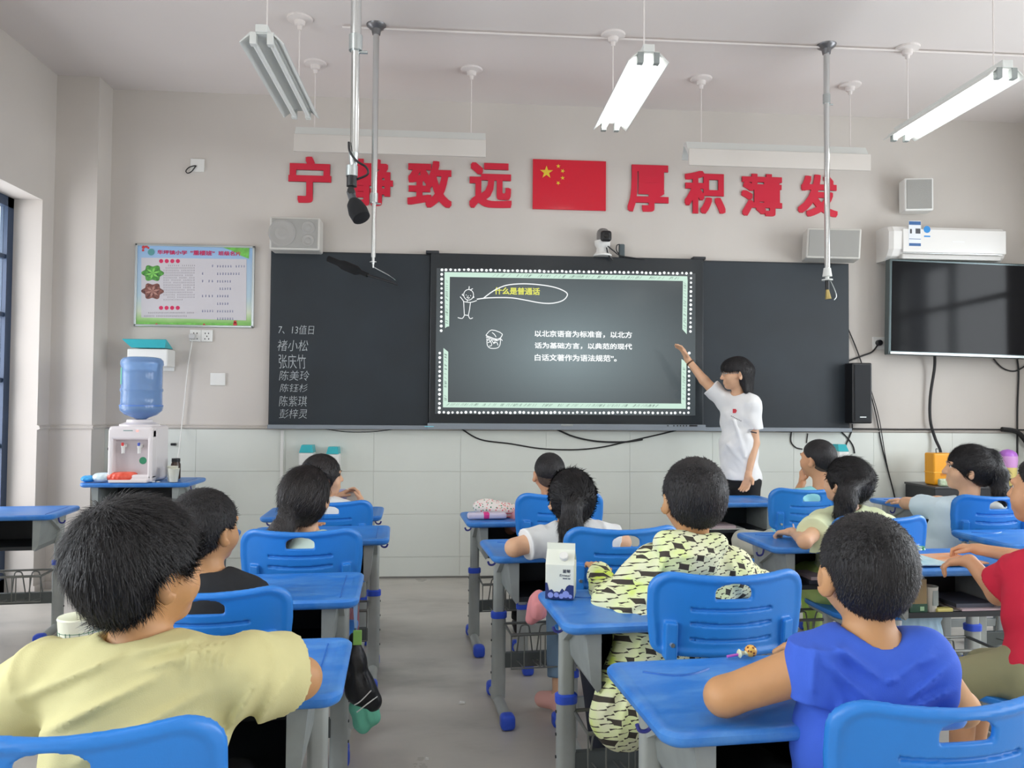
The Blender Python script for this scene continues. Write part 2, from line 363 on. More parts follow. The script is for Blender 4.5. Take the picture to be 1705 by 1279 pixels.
# doorway in the left wall: navy steel frame with glazed leaf
M_navy = mat('navy_steel', (52, 68, 92), .4, metal=.2)
m = MB(); x0, x1 = XL-T, XL-T+.05
m.box(x0, x1, DY1-.07, DY1, 0, DZ).box(x0, x1, DY0, DY0+.07, 0, DZ).box(x0, x1, DY0, DY1, DZ-.07, DZ).box(x0, x1, DY0, DY1, 0, .1).box(x0, x1, (DY0+DY1)/2-.04, (DY0+DY1)/2+.04, 0, DZ)
for z in (.55, 1.0, 1.45, 1.9, 2.3): m.box(x0+.005, x1-.01, DY0, DY1, z, z+.03)
dr = struct('door_1', m, M_navy)
MB().box(x0+.02, x0+.026, DY0+.07, DY1-.07, .1, DZ-.07).build('pane', M_pane, dr)
MB().cyl((x0+.05, 4.86, 1.05), (x0+.10, 4.86, 1.05), .012).cyl((x0+.10, 4.80, 1.05), (x0+.10, 4.92, 1.05), .012).build('door_handle', M_chrome, dr)
# dado: large pale tiles below a moulded rail, on the front wall (each tile its own piece)
me_t = {}
zs = [.012, .16, .485, .81, 1.125]
x = -2.585
while x < XR-.01:
    x2 = min(x+.66, XR)
    for i in range(4):
        k = (round(x2-x, 3), i)
        if k not in me_t: me_t[k] = MB().box(0, x2-x-.0014, -.008, 0, zs[i]+.0007, zs[i+1]-.0007, r=.0008).mesh('tile', M_tile)
        link('tile', me_t[k], wf, (x, W, 0))
    x = x2
def rail(pts_y, name, nrm): pass
m = MB(); P = [(0, 1.125), (-.014, 1.128), (-.022, 1.138), (-.012, 1.146), (-.018, 1.153), (0, 1.158)]
m.loops([[(X, W+a, z) for a, z in P] for X in (-2.585, XR)]); struct('trim_1', m, M_wall)
m = MB().loops([[(X, 5.72+a, z) for a, z in P] for X in (XL, -2.57)]).loops([[(-2.585-a, Y, z) for a, z in P] for Y in (5.71, W)]); struct('trim_2', m, M_wall)
m = MB().loops([[(XL-a, Y, z) for a, z in P] for Y in (DY1, 5.72)]).loops([[(XL-a, Y, z) for a, z in P] for Y in (2.3, DY0)]); struct('trim_3', m, M_wall)
M_base = mat('grey_grout', (120, 118, 114), .6)
struct('baseboard_front', MB().box(-2.585, XR, W-.012, W, 0, .011), M_base)
struct('baseboard_left', MB().box(XL, XL+.01, DY1, 5.72, 0, .05).box(XL, -2.575, 5.708, 5.72, 0, .05), M_wall)
struct('trim_4', MB().box(WY(468, 900, W)[0]-.012, WY(468, 900, W)[0]+.012, W-.022, W-.008, .02, 1.12, r=.003), M_white)
# thin conduit across the ceiling
a, b = G(570, 45, 3.665), G(1705, 93, 3.665); b = b+(b-a)*.2
tag(MB().cyl(a, b, .007).build('ceiling_conduit', M_ceil), 'thin white conduit running across the ceiling', 'conduit')

# ================================================================== FRONT WALL
def on(x, y, Y): return Vector(WY(x, y, Y))
# --- smart blackboard
YF = 5.90
xl, xr, zt, zb = -1.385, 3.133, 2.468, 1.16
M_slate = mat('slate', (30, 39, 46), .55, var=.12, vscale=2.2)
bb = empty('blackboard', (0, W, 0)); tag(bb, 'long dark slate blackboard wall unit with grey chalk tray', 'blackboard')
xdl, xdr = on(716, 560, YF)[0], on(1169, 560, YF)[0]
for a, b in ((xl, xdl-.004), (xdr+.004, xr)):
    p = MB().box(a, b, YF-W, -.002, zb, zt, r=.004).build('chalk_panel', M_slate, bb)
    MB().box(a-.006, b+.006, YF-W+.006, -.001, zb-.006, zt+.008).build('panel_frame', M_dark, p)
MB().box(xl, xdl-.004, YF-W-.05, 0, zb-.028, zb+.003, r=.004).box(xdr+.004, xr, YF-W-.05, 0, zb-.028, zb+.003, r=.004).build('chalk_tray', mat('tray_grey', (134, 142, 150), .4), bb)
M_chalk = mat('chalk', (186, 192, 194), .9, var=.12, vscale=90)
def bbox_text(s, x0, x1, y0, y1, Y, mt, par, base, **k):
    a = on(x0, y0, Y); b = on(x1, y1, Y); c = on((x0+x1)/2, (y0+y1)/2, Y)
    return text_fit(s, abs(b.x-a.x), abs(a.z-b.z), mt, par, (c.x-base[0], Y-base[1], c.z-base[2]), **k)
for s, x0, x1, y0, y1, sh in (('7、13值日', 464, 523, 541, 557, .1), ('褚小松', 462, 513, 566, 585, .15), ('张庆竹', 464, 509, 590, 614, -.1), ('陈美玲', 465, 515, 617, 634, .15),
                              ('陈钰杉', 466, 512, 639, 653, .2), ('陈紫琪', 465, 511, 659, 677, .1), ('彭梓灵', 465, 511, 681, 697, .15)):
    k = max(len(s), 3); 
    bbox_text(s, x0, x1, y0, y1, YF-.002, M_chalk, bb, (0, W, 0), name='chalk_writing', shear=sh, bold=-.0011, extrude=.0004)
# --- interactive display
YD = 5.865
dp = empty('interactive_display', (0, W, 0)); tag(dp, 'large lit interactive screen in the middle of the blackboard showing a chalk-style slide', 'screen')
MB().box(xdl, xdr, YD-W+.006, -.001, 1.175, zt+.012, r=.004).build('display_body', mat('display_black', (30, 37, 42), .25), dp)
MB().box(xdl-.01, xdr+.01, YD-W-.03, 0, 1.135, 1.182, r=.005).build('lower_bar', mat('tray_grey', (0, 0, 0)), dp)
m = MB()
for px in (1112, 1122, 1128, 1133, 1138, 1143): c = on(px, 709, YD-.03); m.cyl((c.x, YD-W-.032, c.z), (c.x, YD-W-.028, c.z), .006, n=10)
c = on(1157, 709, YD-.03); m.box(c.x-.045, c.x+.02, YD-W-.033, YD-W-.028, c.z-.006, c.z+.006, r=.002)
m.build('buttons', M_black, dp)
c = on(944, 708, YD-.03); MB().box(c.x-.045, c.x+.045, YD-W-.033, YD-W-.029, c.z-.008, c.z+.008, r=.002).build('maker_badge', mat('badge', (170, 176, 178), .3, metal=.6), dp)
MB().box(on(715, 0, YD)[0], on(730, 0, YD)[0], YD-W-.031, YD-W-.028, 1.155, 1.158).build('status_light', mat('cyan_led', (90, 190, 210), emit=(90, 190, 210), estr=.6), dp)
for px in (720, 1165):
    c = on(px, 432, YD); MB().box(c.x-.05, c.x+.05, YD-W, -.002, zt+.008, zt+.03, r=.003).build('top_clip', M_dark, dp)
def K(cx, cy): return on(700+cx*.29326, 410+cy*.29326, YD)          # coordinates measured on a crop of the screen
a, b = K(92, 124), K(1561, 962)
def screen_mat():
    m = mat('lit_screen', (12, 14, 15), .16); nt = m.node_tree; N = nt.nodes; L = nt.links; bs = N['Principled BSDF']
    tc = N.new('ShaderNodeTexCoord'); mp = N.new('ShaderNodeMapping'); g = N.new('ShaderNodeTexGradient'); g.gradient_type = 'QUADRATIC_SPHERE'
    c = K(840, 600); mp.inputs['Location'].default_value = (-c.x/1.55, 0, -c.z/.95); mp.inputs['Scale'].default_value = (1/1.55, .0001, 1/.95)
    L.new(tc.outputs['Object'], mp.inputs[0]); L.new(mp.outputs[0], g.inputs[0]); cr = N.new('ShaderNodeValToRGB')
    cr.color_ramp.elements[0].color = lin((62, 68, 72)); cr.color_ramp.elements[1].color = lin((132, 148, 152)); cr.color_ramp.elements[1].position = .9
    L.new(g.outputs[0], cr.inputs[0]); L.new(cr.outputs[0], bs.inputs['Emission Color']); bs.inputs['Emission Strength'].default_value = .8
    return m
MB().box(a.x, b.x, YD-W, YD-W+.01, b.z, a.z).build('screen_glass', screen_mat(), dp)
ys = YD-W-.0015
def glow(n, c, s=.86): return mat(n, (8, 8, 8), .6, emit=c, estr=s)
M_sw, M_sg, M_sy, M_sd = glow('slide_white', (244, 248, 248)), glow('slide_mint', (196, 224, 208)), glow('slide_yellow', (214, 216, 96)), glow('slide_hatch', (70, 88, 84))
m = MB()
def dot(cx, cy, r=6):
    p = K(cx, cy); q = .00172*r*rng.uniform(.85, 1.15); m.add([(p.x+q*cos(2*pi*i/10), ys, p.z+q*sin(2*pi*i/10)) for i in range(10)], [tuple(range(10))])
for i in range(57): t = i/56; dot(122+1413*t+rng.uniform(-2, 2), 133+22*t+rng.uniform(-2, 2)); dot(108+1415*t+rng.uniform(-2, 2), 944+2*t+rng.uniform(-2, 2))
for i in range(13): dot(121-3*i/12, 160+320*i/12); dot(110-2*i/12, 607+312*i/12); dot(1536-3*i/12, 182+302*i/12); dot(1526-3*i/12, 607+312*i/12)
m.build('slide_dots', M_sw, dp)['kind'] = 'stuff'
m = MB()
def quad(mm, pts, y=0.): mm.add([(K(*p).x, ys-y, K(*p).z) for p in pts], [tuple(range(len(pts)))])
quad(m, [(137, 147), (700, 156), (1515, 171), (1517, 198), (700, 183), (137, 174)]); quad(m, [(137, 170), (167, 172), (163, 455), (150, 458), (140, 466)])
quad(m, [(131, 578), (158, 600), (156, 890), (128, 915)]); quad(m, [(1490, 196), (1517, 192), (1512, 500), (1487, 472)]); quad(m, [(1482, 640), (1510, 660), (1506, 922), (1480, 890)])
quad(m, [(128, 886), (800, 889), (1507, 894), (1507, 923), (800, 920), (128, 915)]); m.build('slide_frame', M_sg, dp)
m = MB()
def hatch(x0, y0, x1, y1, n, th):
    for _ in range(n):
        t = rng.uniform(0, 1); x = x0+(x1-x0)*t; y = y0+(y1-y0)*t; l = rng.uniform(4, 10)
        if th: quad(m, [(x-l, y+6), (x+l, y-8), (x+l+2.0, y-8), (x-l+1.6, y+6)], .0006)
        else: quad(m, [(x-7, y-l), (x+7, y+l-6), (x+7, y+l-4.2), (x-7, y-l+1.8)], .0006)
hatch(400, 166, 1505, 184, 90, 1); hatch(150, 900, 1400, 908, 110, 1); hatch(150, 190, 150, 440, 26, 0); hatch(143, 610, 142, 880, 30, 0); hatch(1502, 210, 1500, 470, 26, 0); hatch(1496, 690, 1494, 880, 18, 0)
m.build('slide_hatching', M_sd, dp)['kind'] = 'stuff'
def K7(cx, cy): return on(720+cx*.14076, 440+cy*.14076, YD)
m = MB()
def stroke(pts, w=6, sm=6, closed=False):
    P = [(K7(*p).x, ys, K7(*p).z) for p in pts]; m.tube(P, w*.00047, n=6, smooth=sm, closed=closed)
stroke([(525, 415), (640, 400), (800, 395), (950, 400), (1100, 425), (1280, 458), (1420, 462), (1540, 430), (1595, 370), (1570, 325), (1450, 275), (1280, 245), (1080, 232), (900, 245), (790, 280), (700, 330), (600, 405)], 9)
th = [(428+58*cos(a), 362+62*sin(a)) for a in np.linspace(0, 2*pi, 16)[:-1]]; stroke(th, 6, 3, True)
for s in ([(435, 262), (432, 300)], [(478, 290), (455, 300), (450, 312)], [(360, 352), (352, 362), (368, 374)], [(482, 378), (492, 392), (470, 400)], [(328, 385), (352, 415), (368, 442), (372, 500), (378, 600)],
          [(368, 442), (450, 452), (524, 430)], [(450, 452), (440, 530), (425, 605)], [(380, 600), (424, 606)], [(380, 602), (352, 642), (300, 632)], [(424, 606), (445, 645), (478, 634)], [(412, 425), (412, 442)],
          [(405, 388), (425, 402), (440, 396)], [(396, 362), (403, 368)], [(448, 370), (456, 376)], [(424, 372), (420, 384)],
          [(632, 842), (700, 778), (825, 825), (770, 888), (632, 842)], [(635, 862), (765, 906), (822, 845), (825, 825)], [(640, 850), (765, 898)], [(705, 808), (735, 832), (752, 862)], [(640, 880), (655, 900), (668, 888), (682, 912), (700, 900), (720, 928), (745, 915)],
          [(645, 890), (650, 960), (690, 995), (770, 990), (800, 950), (805, 880)], [(805, 880), (828, 905)], [(655, 930), (690, 920), (700, 960), (670, 970)], [(720, 940), (760, 925), (775, 960)]):
    stroke(s, 6.5, 3)
m.build('slide_drawing', M_sw, dp)
bbox_text('什么是普通话', 823.5, 899, 478, 491.5, YD-.002, M_sy, dp, (0, W, 0), bold=.0028)
for s, x0, x1, y0, y1 in (('以北京语音为标准音，以北方', 890.6, 1052.8, 550, 563.4), ('话为基础方言，以典范的现代', 890.6, 1052.8, 570, 582.6), ('白话文著作为语法规范”。', 890.6, 1027, 589.6, 602.4)):
    bbox_text(s, x0, x1, y0, y1, YD-.002, M_sw, dp, (0, W, 0), bold=.0022)
# --- slogan and flag
G8 = [('宁', 481, 551, 260, 339), ('静', 582, 654, 264, 344), ('致', 679, 752, 267, 347), ('远', 782, 852, 270, 348), ('厚', 1045, 1113, 274, 354), ('积', 1140, 1208, 284, 357), ('薄', 1234, 1302, 289, 361), ('发', 1328, 1395, 290, 362)]
for i, (s, x0, x1, y0, y1) in enumerate(G8):
    o = bbox_text(s, x0, x1, y0, y1, W-.0065, M_red, None, (0, 0, 0), name='slogan_character', bold=.0032, extrude=.006)
    tag(o, 'red raised wall character %s, %s of four %s of the flag' % (s, ('first', 'second', 'third', 'last')[i % 4], 'left' if i < 4 else 'right'), 'character', 'red slogan characters on the front wall')
a, b = on(887, 266, W), on(1008, 352, W); fl = empty('national_flag', (a.x, W-.002, b.z)); tag(fl, 'red panel with five yellow stars between the slogan characters', 'flag')
fw, fh = b.x-a.x, a.z-b.z
MB().box(0, fw, -.018, 0, 0, fh, r=.002).build('flag_panel', mat('flag_red', (206, 22, 48), .15), fl)
m = MB()
def star(cx, cz, r, a0):
    m.prism([(cx+(r if k % 2 == 0 else r*.39)*cos(a0+pi*k/5), cz+(r if k % 2 == 0 else r*.39)*sin(a0+pi*k/5)) for k in range(10)][::-1], -.0205, -.0175)
star(fw*.185, fh*.74, fh*.135, pi/2)
for u, v, a in ((.345, .87, .3), (.405, .775, 1.2), (.405, .635, .4), (.345, .53, 1.0)): star(fw*u, fh*v, fh*.045, a)
m.build('stars', mat('flag_yellow', (222, 190, 50), .4), fl)
# --- poster
a, b = on(225, 405, W-.02), on(421.5, 546, W-.02); pw, ph = b.x-a.x, a.z-b.z
ps = empty('class_poster', (a.x, W, b.z)); tag(ps, 'silver framed class notice poster with red title and green grass border', 'poster')
YP = W-.02
def P(cx, cy, d=.0): p = on(218+cx*.12317, 398+cy*.12317, YP); return (p.x-a.x, -.0135-d, p.z-b.z)
m = MB(); f = .016
m.box(0, pw, -.02, 0, 0, f, r=.003).box(0, pw, -.02, 0, ph-f, ph, r=.003).box(0, f, -.02, 0, 0, ph, r=.003).box(pw-f, pw, -.02, 0, 0, ph, r=.003).build('frame', M_alu, ps)
def paper():
    m = mat('poster_print', (170, 195, 215), .35); nt = m.node_tree; N = nt.nodes; L = nt.links; bs = N['Principled BSDF']
    tc = N.new('ShaderNodeTexCoord'); sp = N.new('ShaderNodeSeparateXYZ'); L.new(tc.outputs['Generated'], sp.inputs[0]); n = N.new('ShaderNodeTexNoise'); n.inputs['Scale'].default_value = 6; L.new(tc.outputs['Object'], n.inputs['Vector'])
    ad = N.new('ShaderNodeMath'); ad.operation = 'MULTIPLY_ADD'; ad.inputs[1].default_value = .06; L.new(n.outputs[0], ad.inputs[0]); L.new(sp.outputs['Z'], ad.inputs[2])
    cr = N.new('ShaderNodeValToRGB'); e = cr.color_ramp.elements; e[0].color = lin((128, 186, 96)); e[0].position = .07; e[1].position = .95; e[1].color = lin((150, 186, 222))
    for p_, c in ((.12, (168, 204, 138)), (.2, (205, 214, 190)), (.4, (176, 200, 212)), (.8, (166, 192, 218))): k = e.new(p_); k.color = lin(c)
    L.new(ad.outputs[0], cr.inputs[0]); L.new(cr.outputs[0], bs.inputs['Base Color']); return m
MB().box(f*.6, pw-f*.6, -.012, -.002, f*.6, ph-f*.6).build('print', paper(), ps)
def pm(n, pts, c, d=.0005): return MB().add([P(*p, d) for p in pts], [tuple(range(len(pts)))]).build(n, mat('print_'+n, c, .4), ps)
pm('text_panel', [(135, 250), (1560, 270), (1555, 1100), (135, 1060)], (203, 200, 204), .0002)
M_pg = mat('print_green', (116, 190, 84), .4, var=.12, vscale=30)
MB().add([P(1160, 85, .0004), P(1600, 95, .0004), P(1590, 265, .0004), P(1500, 230, .0004), P(1350, 150, .0004)], [(0, 1, 2, 3, 4)]).build('corner_leaf_print', M_pg, ps); MB().add([P(1240, 110, .0006), P(1420, 100, .0006), P(1330, 140, .0006)], [(0, 1, 2)]).build('corner_leaf_print', M_pg, ps)
MB().add([P(95, 1130, .0004), P(1360, 1140, .0004), P(1340, 1182, .0004), P(95, 1182, .0004)], [(0, 1, 2, 3)]).build('green_border', M_pg, ps)
m = MB()
for cx, cy, r in ((165, 110, 22), (205, 100, 18), (160, 150, 16), (232, 118, 14), (1405, 1120, 20), (1405, 1150, 26), (340, 1155, 16), (985, 1158, 16)):
    p = P(cx, cy, .0009); q = r*.00057; m.add([(p[0]+q*cos(2*pi*i/10), p[1], p[2]+q*sin(2*pi*i/10)) for i in range(10)], [tuple(range(10))])
m.build('red_ornament', mat('print_orn', (200, 60, 62), .4), ps)
m = MB()
for x, y in [(405+75.3*i, 297) for i in range(4)]+[(403+75.3*i, 930) for i in range(4)]:
    p = P(x, y, .0009); q = 27*.00057; m.add([(p[0]+q*cos(2*pi*i/14), p[1], p[2]+q*sin(2*pi*i/14)) for i in range(14)], [tuple(range(14))])
m.build('heading_disc', mat('print_pink', (206, 44, 92), .4), ps)
m = MB(); p = P(270, 175, .0009); q = 44*.00057; m.add([(p[0]+q*cos(2*pi*i/18), p[1], p[2]+q*sin(2*pi*i/18)) for i in range(18)], [tuple(range(18))]); m.build('school_badge', mat('print_badge', (88, 150, 150), .4), ps)
for cx, cy, c, c2 in ((290, 460, (96, 176, 72), (40, 74, 44)), (288, 705, (150, 96, 84), (74, 40, 38))):
    m = MB(); p = P(cx, cy, .0009); m.add([(p[0]+.073*(1+.14*cos(6*t))*cos(t), p[1], p[2]+.058*(1+.14*cos(6*t))*sin(t)) for t in np.linspace(0, 2*pi, 49)[:-1]], [tuple(range(48))])
    m.build('flower_shaped_picture', mat('print_pic%d' % cy, c, .4, col2=c2, vscale=45), ps)
    m = MB()
    for t in np.linspace(.3, 2*pi+.3, 7)[:-1]: m.add([(p[0], p[1]-.0003, p[2]), (p[0]+.03*cos(t-.3), p[1]-.0003, p[2]+.026*sin(t-.3)), (p[0]+.056*cos(t), p[1]-.0003, p[2]+.044*sin(t)), (p[0]+.03*cos(t+.3), p[1]-.0003, p[2]+.026*sin(t+.3))], [(0, 1, 2, 3)])
    m.build('picture_petals', mat('print_pet%d' % cy, (134, 204, 98) if cy == 460 else (176, 130, 118), .4), ps)
M_tr = mat('print_title', (200, 40, 96), .4)
def ptext(s, x0, x1, y0, y1, mt, **k):
    c = P((x0+x1)/2, (y0+y1)/2, .001); A, B = P(x0, y0), P(x1, y1); text_fit(s, B[0]-A[0], A[2]-B[2], mt, ps, c, extrude=.0001, **k)
ptext('华坪镇小学', 352, 755, 146, 214, M_tr, bold=.0024); ptext('“重楼班”', 800, 1130, 150, 224, M_tr, bold=.0024); ptext('班级名片', 1178, 1482, 160, 226, M_tr, bold=.0024)
def smallprint(name, rows, c, h):      # print too small to read in the photograph
    m = MB()
    for x0, x1, y, st in rows:
        x = x0
        while x < x1:
            if rng.uniform() > .08:
                for k in range(3):
                    yy = y-h/2+h*k/2+rng.uniform(-1, 1); l = rng.uniform(.55, 1)*h*.9; A = P(x, yy, .001); B = P(x+l, yy+h*.16, .001); m.add([(A[0], A[1], A[2]), (B[0], A[1], A[2]), (B[0], A[1], B[2]), (A[0], A[1], B[2])], [(0, 1, 2, 3)])
                A = P(x+h*.35, y-h/2, .001); B = P(x+h*.5, y+h/2, .001); m.add([(A[0], A[1], A[2]), (B[0], A[1], A[2]), (B[0], A[1], B[2]), (A[0], A[1], B[2])], [(0, 1, 2, 3)])
            x += st
    m.build(name, mat('ink_'+name, c, .5), ps)
smallprint('small_print', [(500, 855, 356, 27)]+[(438, 860, 356+33*i, 27) for i in range(1, 14)]+[(438, 690, 818, 27), (230, 860, 995, 21), (172, 760, 1040, 21)], (98, 92, 98), 15)
smallprint('blue_print', [(956, 985, 360, 40), (1090, 1115, 360, 40), (1160, 1540, 366, 36), (956, 985, 465, 40), (1090, 1115, 465, 40), (1160, 1465, 468, 36), (956, 1110, 566, 44), (1160, 1360, 570, 34), (1160, 1360, 670, 34),
    (956, 1110, 768, 44), (1160, 1320, 770, 34), (1160, 1320, 873, 34), (956, 1125, 972, 34), (1160, 1395, 975, 34), (1160, 1395, 1077, 34)], (50, 76, 140), 24)
# --- loudspeakers
M_cream = mat('cream_plastic', (205, 203, 196), .45); M_grille = mat('pale_grille', (176, 175, 170), .7, bump=.6, bscale=900)
def speaker_box(name, label, x0, x1, y0, y1, d, rz=0, ry=0, cones=False, grille=M_grille, body=M_cream):
    a, b = on(x0, y0, W-d*.5), on(x1, y1, W-d*.5); w, h = b.x-a.x, a.z-b.z
    t = empty(name, ((a.x+b.x)/2, W-.03-d/2-abs(sin(rz))*w/2, (a.z+b.z)/2), rz); t.rotation_euler = (0, ry, rz); tag(t, label, 'speaker')
    MB().box(-w/2, w/2, -d/2, d/2, -h/2, h/2, r=.012).build('cabinet', body, t)
    MB().box(-w/2+.015, w/2-.015, -d/2-.006, -d/2+.004, -h/2+.015, h/2-.015, r=.004).build('grille', grille, t)
    if cones:
        for cx, cz, r in ((-.09, 0, .1), (.1, .045, .05), (.1, -.05, .045)):
            MB().lathe([(r, 0), (r, .004), (r*.86, .006), (r*.5, .002), (r*.3, .005), (.001, .006)], 28, M=Matrix.Translation((cx, -d/2-.004, cz)) @ Matrix.Rotation(pi/2, 4, 'X')).build('cone', mat('pale_cone', (166, 164, 160), .6), t)
    MB().box(-.03, .03, d/2, d/2+.03, -.05, .05).build('bracket', M_greyd, t)
    return t
speaker_box('wall_speaker', 'cream wall loudspeaker above the left end of the blackboard', 455, 536, 366, 422, .16, cones=True)
speaker_box('wall_speaker', 'cream wall loudspeaker above the right end of the blackboard', 1335, 1416, 387, 438, .18, rz=R_(-14), ry=R_(3))
speaker_box('wall_speaker', 'small white box speaker above the air conditioner', 1497, 1541, 302, 357, .12, rz=R_(-10), body=M_white)
t = speaker_box('wall_speaker', 'slim black loudspeaker right of the blackboard', 1409, 1442, 605, 705, .13, grille=mat('black_grille', (27, 30, 34), .75), body=M_black)
MB().box(-.025, .025, -.074, -.07, -.19, -.184).build('maker_badge', M_alu, t)
# --- sockets and plates
def plate(label, x0, x1, y0, y1, cells=1, holes=False, name='wall_socket', cat='socket'):
    a, b = on(x0, y0, W-.01), on(x1, y1, W-.01); o = empty(name, ((a.x+b.x)/2, W, (a.z+b.z)/2)); tag(o, label, cat); w, h = (b.x-a.x)/cells, (a.z-b.z)
    for i in range(cells):
        xc = -(cells-1)*w/2+i*w; MB().box(xc-w/2+.001, xc+w/2-.001, -.012, 0, -h/2, h/2, r=.003).build('face_plate', M_white, o)
        if holes:
            m = MB()
            for dx, dz in ((-.012, .018), (.012, .018), (0, -.004), (-.014, -.024), (.014, -.024)): m.box(xc+dx-.003, xc+dx+.003, -.0135, -.011, dz-.005, dz+.005)
            m.build('pin_holes', M_black, o)
    return o
s1 = plate('double socket plate below the poster with a grey plug in its left half', 316, 354, 549, 569, 2, True)
plate('blank white switch plate between poster and blackboard', 350, 375, 621, 642, name='switch_plate', cat='switch')
s2 = plate('small high plate with a black wire loop above the poster', 317, 340, 264, 286, name='cable_outlet', cat='outlet')
a = on(326, 276, W-.014); m = MB().tube([(a.x+x*.0045, W-.016-abs(y)*.001, a.z+y*.0045) for x, y in ((0, 0), (-5, -1), (-11, -4), (-15, -10), (-12, -14), (-6, -11), (-1, -3), (1, 0))], .004, smooth=5)
tag(m.build('wire_loop', M_cable), 'loose black wire loop hanging from the small plate high on the left wall', 'wire')
s3 = plate('socket plate left of the television with a round black plug', 1453, 1475, 561, 582, 1, False)
a = on(1463, 571, W-.02); tag(MB().lathe([(.024, 0), (.024, .03), (.018, .036), (.001, .036)], 16, M=Matrix.Translation((a.x, W-.012, a.z)) @ Matrix.Rotation(pi/2, 4, 'X')).build('power_plug', M_black), 'round black plug in the socket beside the television', 'plug')
s4 = plate('white junction plate behind the teal water tank', 272, 290, 590, 618, name='junction_plate', cat='plate')
# --- webcam box on top of the board
a = on(1003, 432, 5.86); t = empty('board_camera', (a.x, 5.86, zt+.012)); tag(t, 'white swivel camera with black lens head on top of the blackboard', 'camera')
MB().lathe([(.07, 0), (.072, .01), (.05, .03), (.045, .06), (.06, .09), (.062, .12), (.001, .13)], 24).build('base', M_white, t)
MB().box(-.045, .045, -.06, .04, .10, .215, r=.035).build('head', mat('grey_shell', (120, 118, 116), .4), t)
MB().box(-.03, .055, -.10, -.05, .10, .185, r=.022).build('lens_housing', M_black, t)
MB().lathe([(.02, 0), (.02, .004), (.001, .006)], 16, M=Matrix.Translation((.012, -.1, .142)) @ Matrix.Rotation(pi/2, 4, 'X')).build('lens', M_blackg, t)
a = on(1035, 430, 5.88); MBb = MB().box(a.x-.022, a.x+.022, 5.86, 5.90, zt+.014, zt+.115, r=.01)
tag(MBb.build('receiver_box', mat('slate_plastic', (74, 86, 90), .5)), 'small grey upright box on the blackboard beside the camera', 'receiver')
def cable(label, pts, r=.0045, mt=M_cable, cat='cable', name='cable', sm=6): return tag(MB().tube(pts, r, n=8, smooth=sm).build(name, mt, smooth=True), label, cat)
def wc(pts, Y=W-.014): return [tuple(on(x, y, Y)) for x, y in pts]
cable('black cable from the board camera running right along the blackboard top', [tuple(on(1012, 410, 5.80)), tuple(on(1022, 418, 5.82)), tuple(on(1034, 426, 5.85)), tuple(on(1065, 431, 5.87)), tuple(on(1092, 436, 5.88))], .005)
cable('short black cable from the board camera down to the blackboard', [tuple(on(1010, 412, 5.80)), tuple(on(1013, 424, 5.81)), tuple(on(1020, 433, 5.84))], .006)
cable('curled black antenna lead left of the grey box on the blackboard', [tuple(on(1032, 407, 5.87)), tuple(on(1027, 409, 5.87)), tuple(on(1028, 420, 5.87)), tuple(on(1045, 433, 5.88))], .004)
cable('long slack black cable under the blackboard, lowest of the hanging loops', wc([(768, 714), (800, 732), (850, 739), (900, 747), (955, 749), (1000, 745), (1042, 736), (1100, 723), (1140, 713)]), .0055)
cable('short black cable loop under the middle of the screen', wc([(925, 714), (955, 727), (995, 735), (1040, 736), (1070, 732)], W-.024), .0065)
cable('thin grey cable curving under the left end of the screen', wc([(540, 714), (575, 719), (620, 719), (660, 714)]), .003)
cable('thick black cable bundle lying along the dado under the right chalk panel', wc([(1268, 714), (1300, 717), (1345, 717), (1400, 716), (1412, 715)], W-.03), .011)
cable('black cable looping down beside the teacher', wc([(1318, 718), (1317, 735), (1325, 745), (1336, 748)]), .005)
cable('black cable crossing behind the pair of seated children at right', wc([(1345, 722), (1343, 738)]), .004)
cable('black cable running down from the slim black speaker', wc([(1419, 706), (1418, 718), (1408, 742), (1404, 752)]), .0055)
cable('thin black cable slanting from the chalk tray down toward the pigtail girl', wc([(1397, 716), (1410, 728), (1420, 742), (1423, 755)]), .0055)
cable('thin black wire slanting down the wall from the blackboard to the floor', wc([(1409, 540), (1433, 600), (1456, 680), (1470, 750), (1490, 830), (1500, 900), (1504, 960)]), .0048)
cable('thin twin wire hanging beside the slanting wall wire', wc([(1436, 605), (1462, 690), (1476, 770), (1494, 850), (1502, 958)], W-.03), .0035)
cable('black cable from the television socket to the blackboard', wc([(1461, 575), (1452, 586), (1437, 592), (1410, 602)]), .0065)
cable('thick black cable hanging from the television to the yellow box', [tuple(on(x, y, Y)) for x, y, Y in ((1556, 588, 5.84), (1556, 612, 5.88), (1549, 660, 5.9), (1549, 700, 5.9), (1557, 730, 5.9), (1566, 752, 5.86), (1569, 785, 5.8))], .011)
cable('thin black cable hanging from the right side of the television', wc([(1692, 590), (1696, 620), (1694, 680), (1694, 760)]), .007)
cable('dark cable drooping behind the television lower edge', wc([(1650, 592), (1668, 612), (1690, 618), (1712, 606)]), .006)
cable('straight black cable lying along the dado rail at right', wc([(1412, 714), (1500, 715), (1600, 715), (1705, 716), (1800, 718)], W-.03), .006, sm=2)
cable('dark cable bundle sagging off the dado rail at the right edge', wc([(1668, 715), (1690, 718), (1702, 727), (1715, 745)], W-.05), .02)
cable('white power lead hanging from the poster socket to the dispenser', [tuple(on(x, y, Y)) for x, y, Y in ((321, 563, W-.03), (319, 575, W-.02), (313, 610, W-.02), (306, 680, W-.02), (302, 715, W-.03), (297, 760, W-.12), (292, 800, W-.2))], .0038, mt=M_white)
a = on(321, 560, W-.02); tag(MB().box(a.x-.02, a.x+.02, W-.05, W-.012, a.z-.022, a.z+.018, r=.008).build('power_plug', mat('pale_grey_plug', (196, 196, 196), .4)), 'pale grey plug in the double socket below the poster', 'plug')
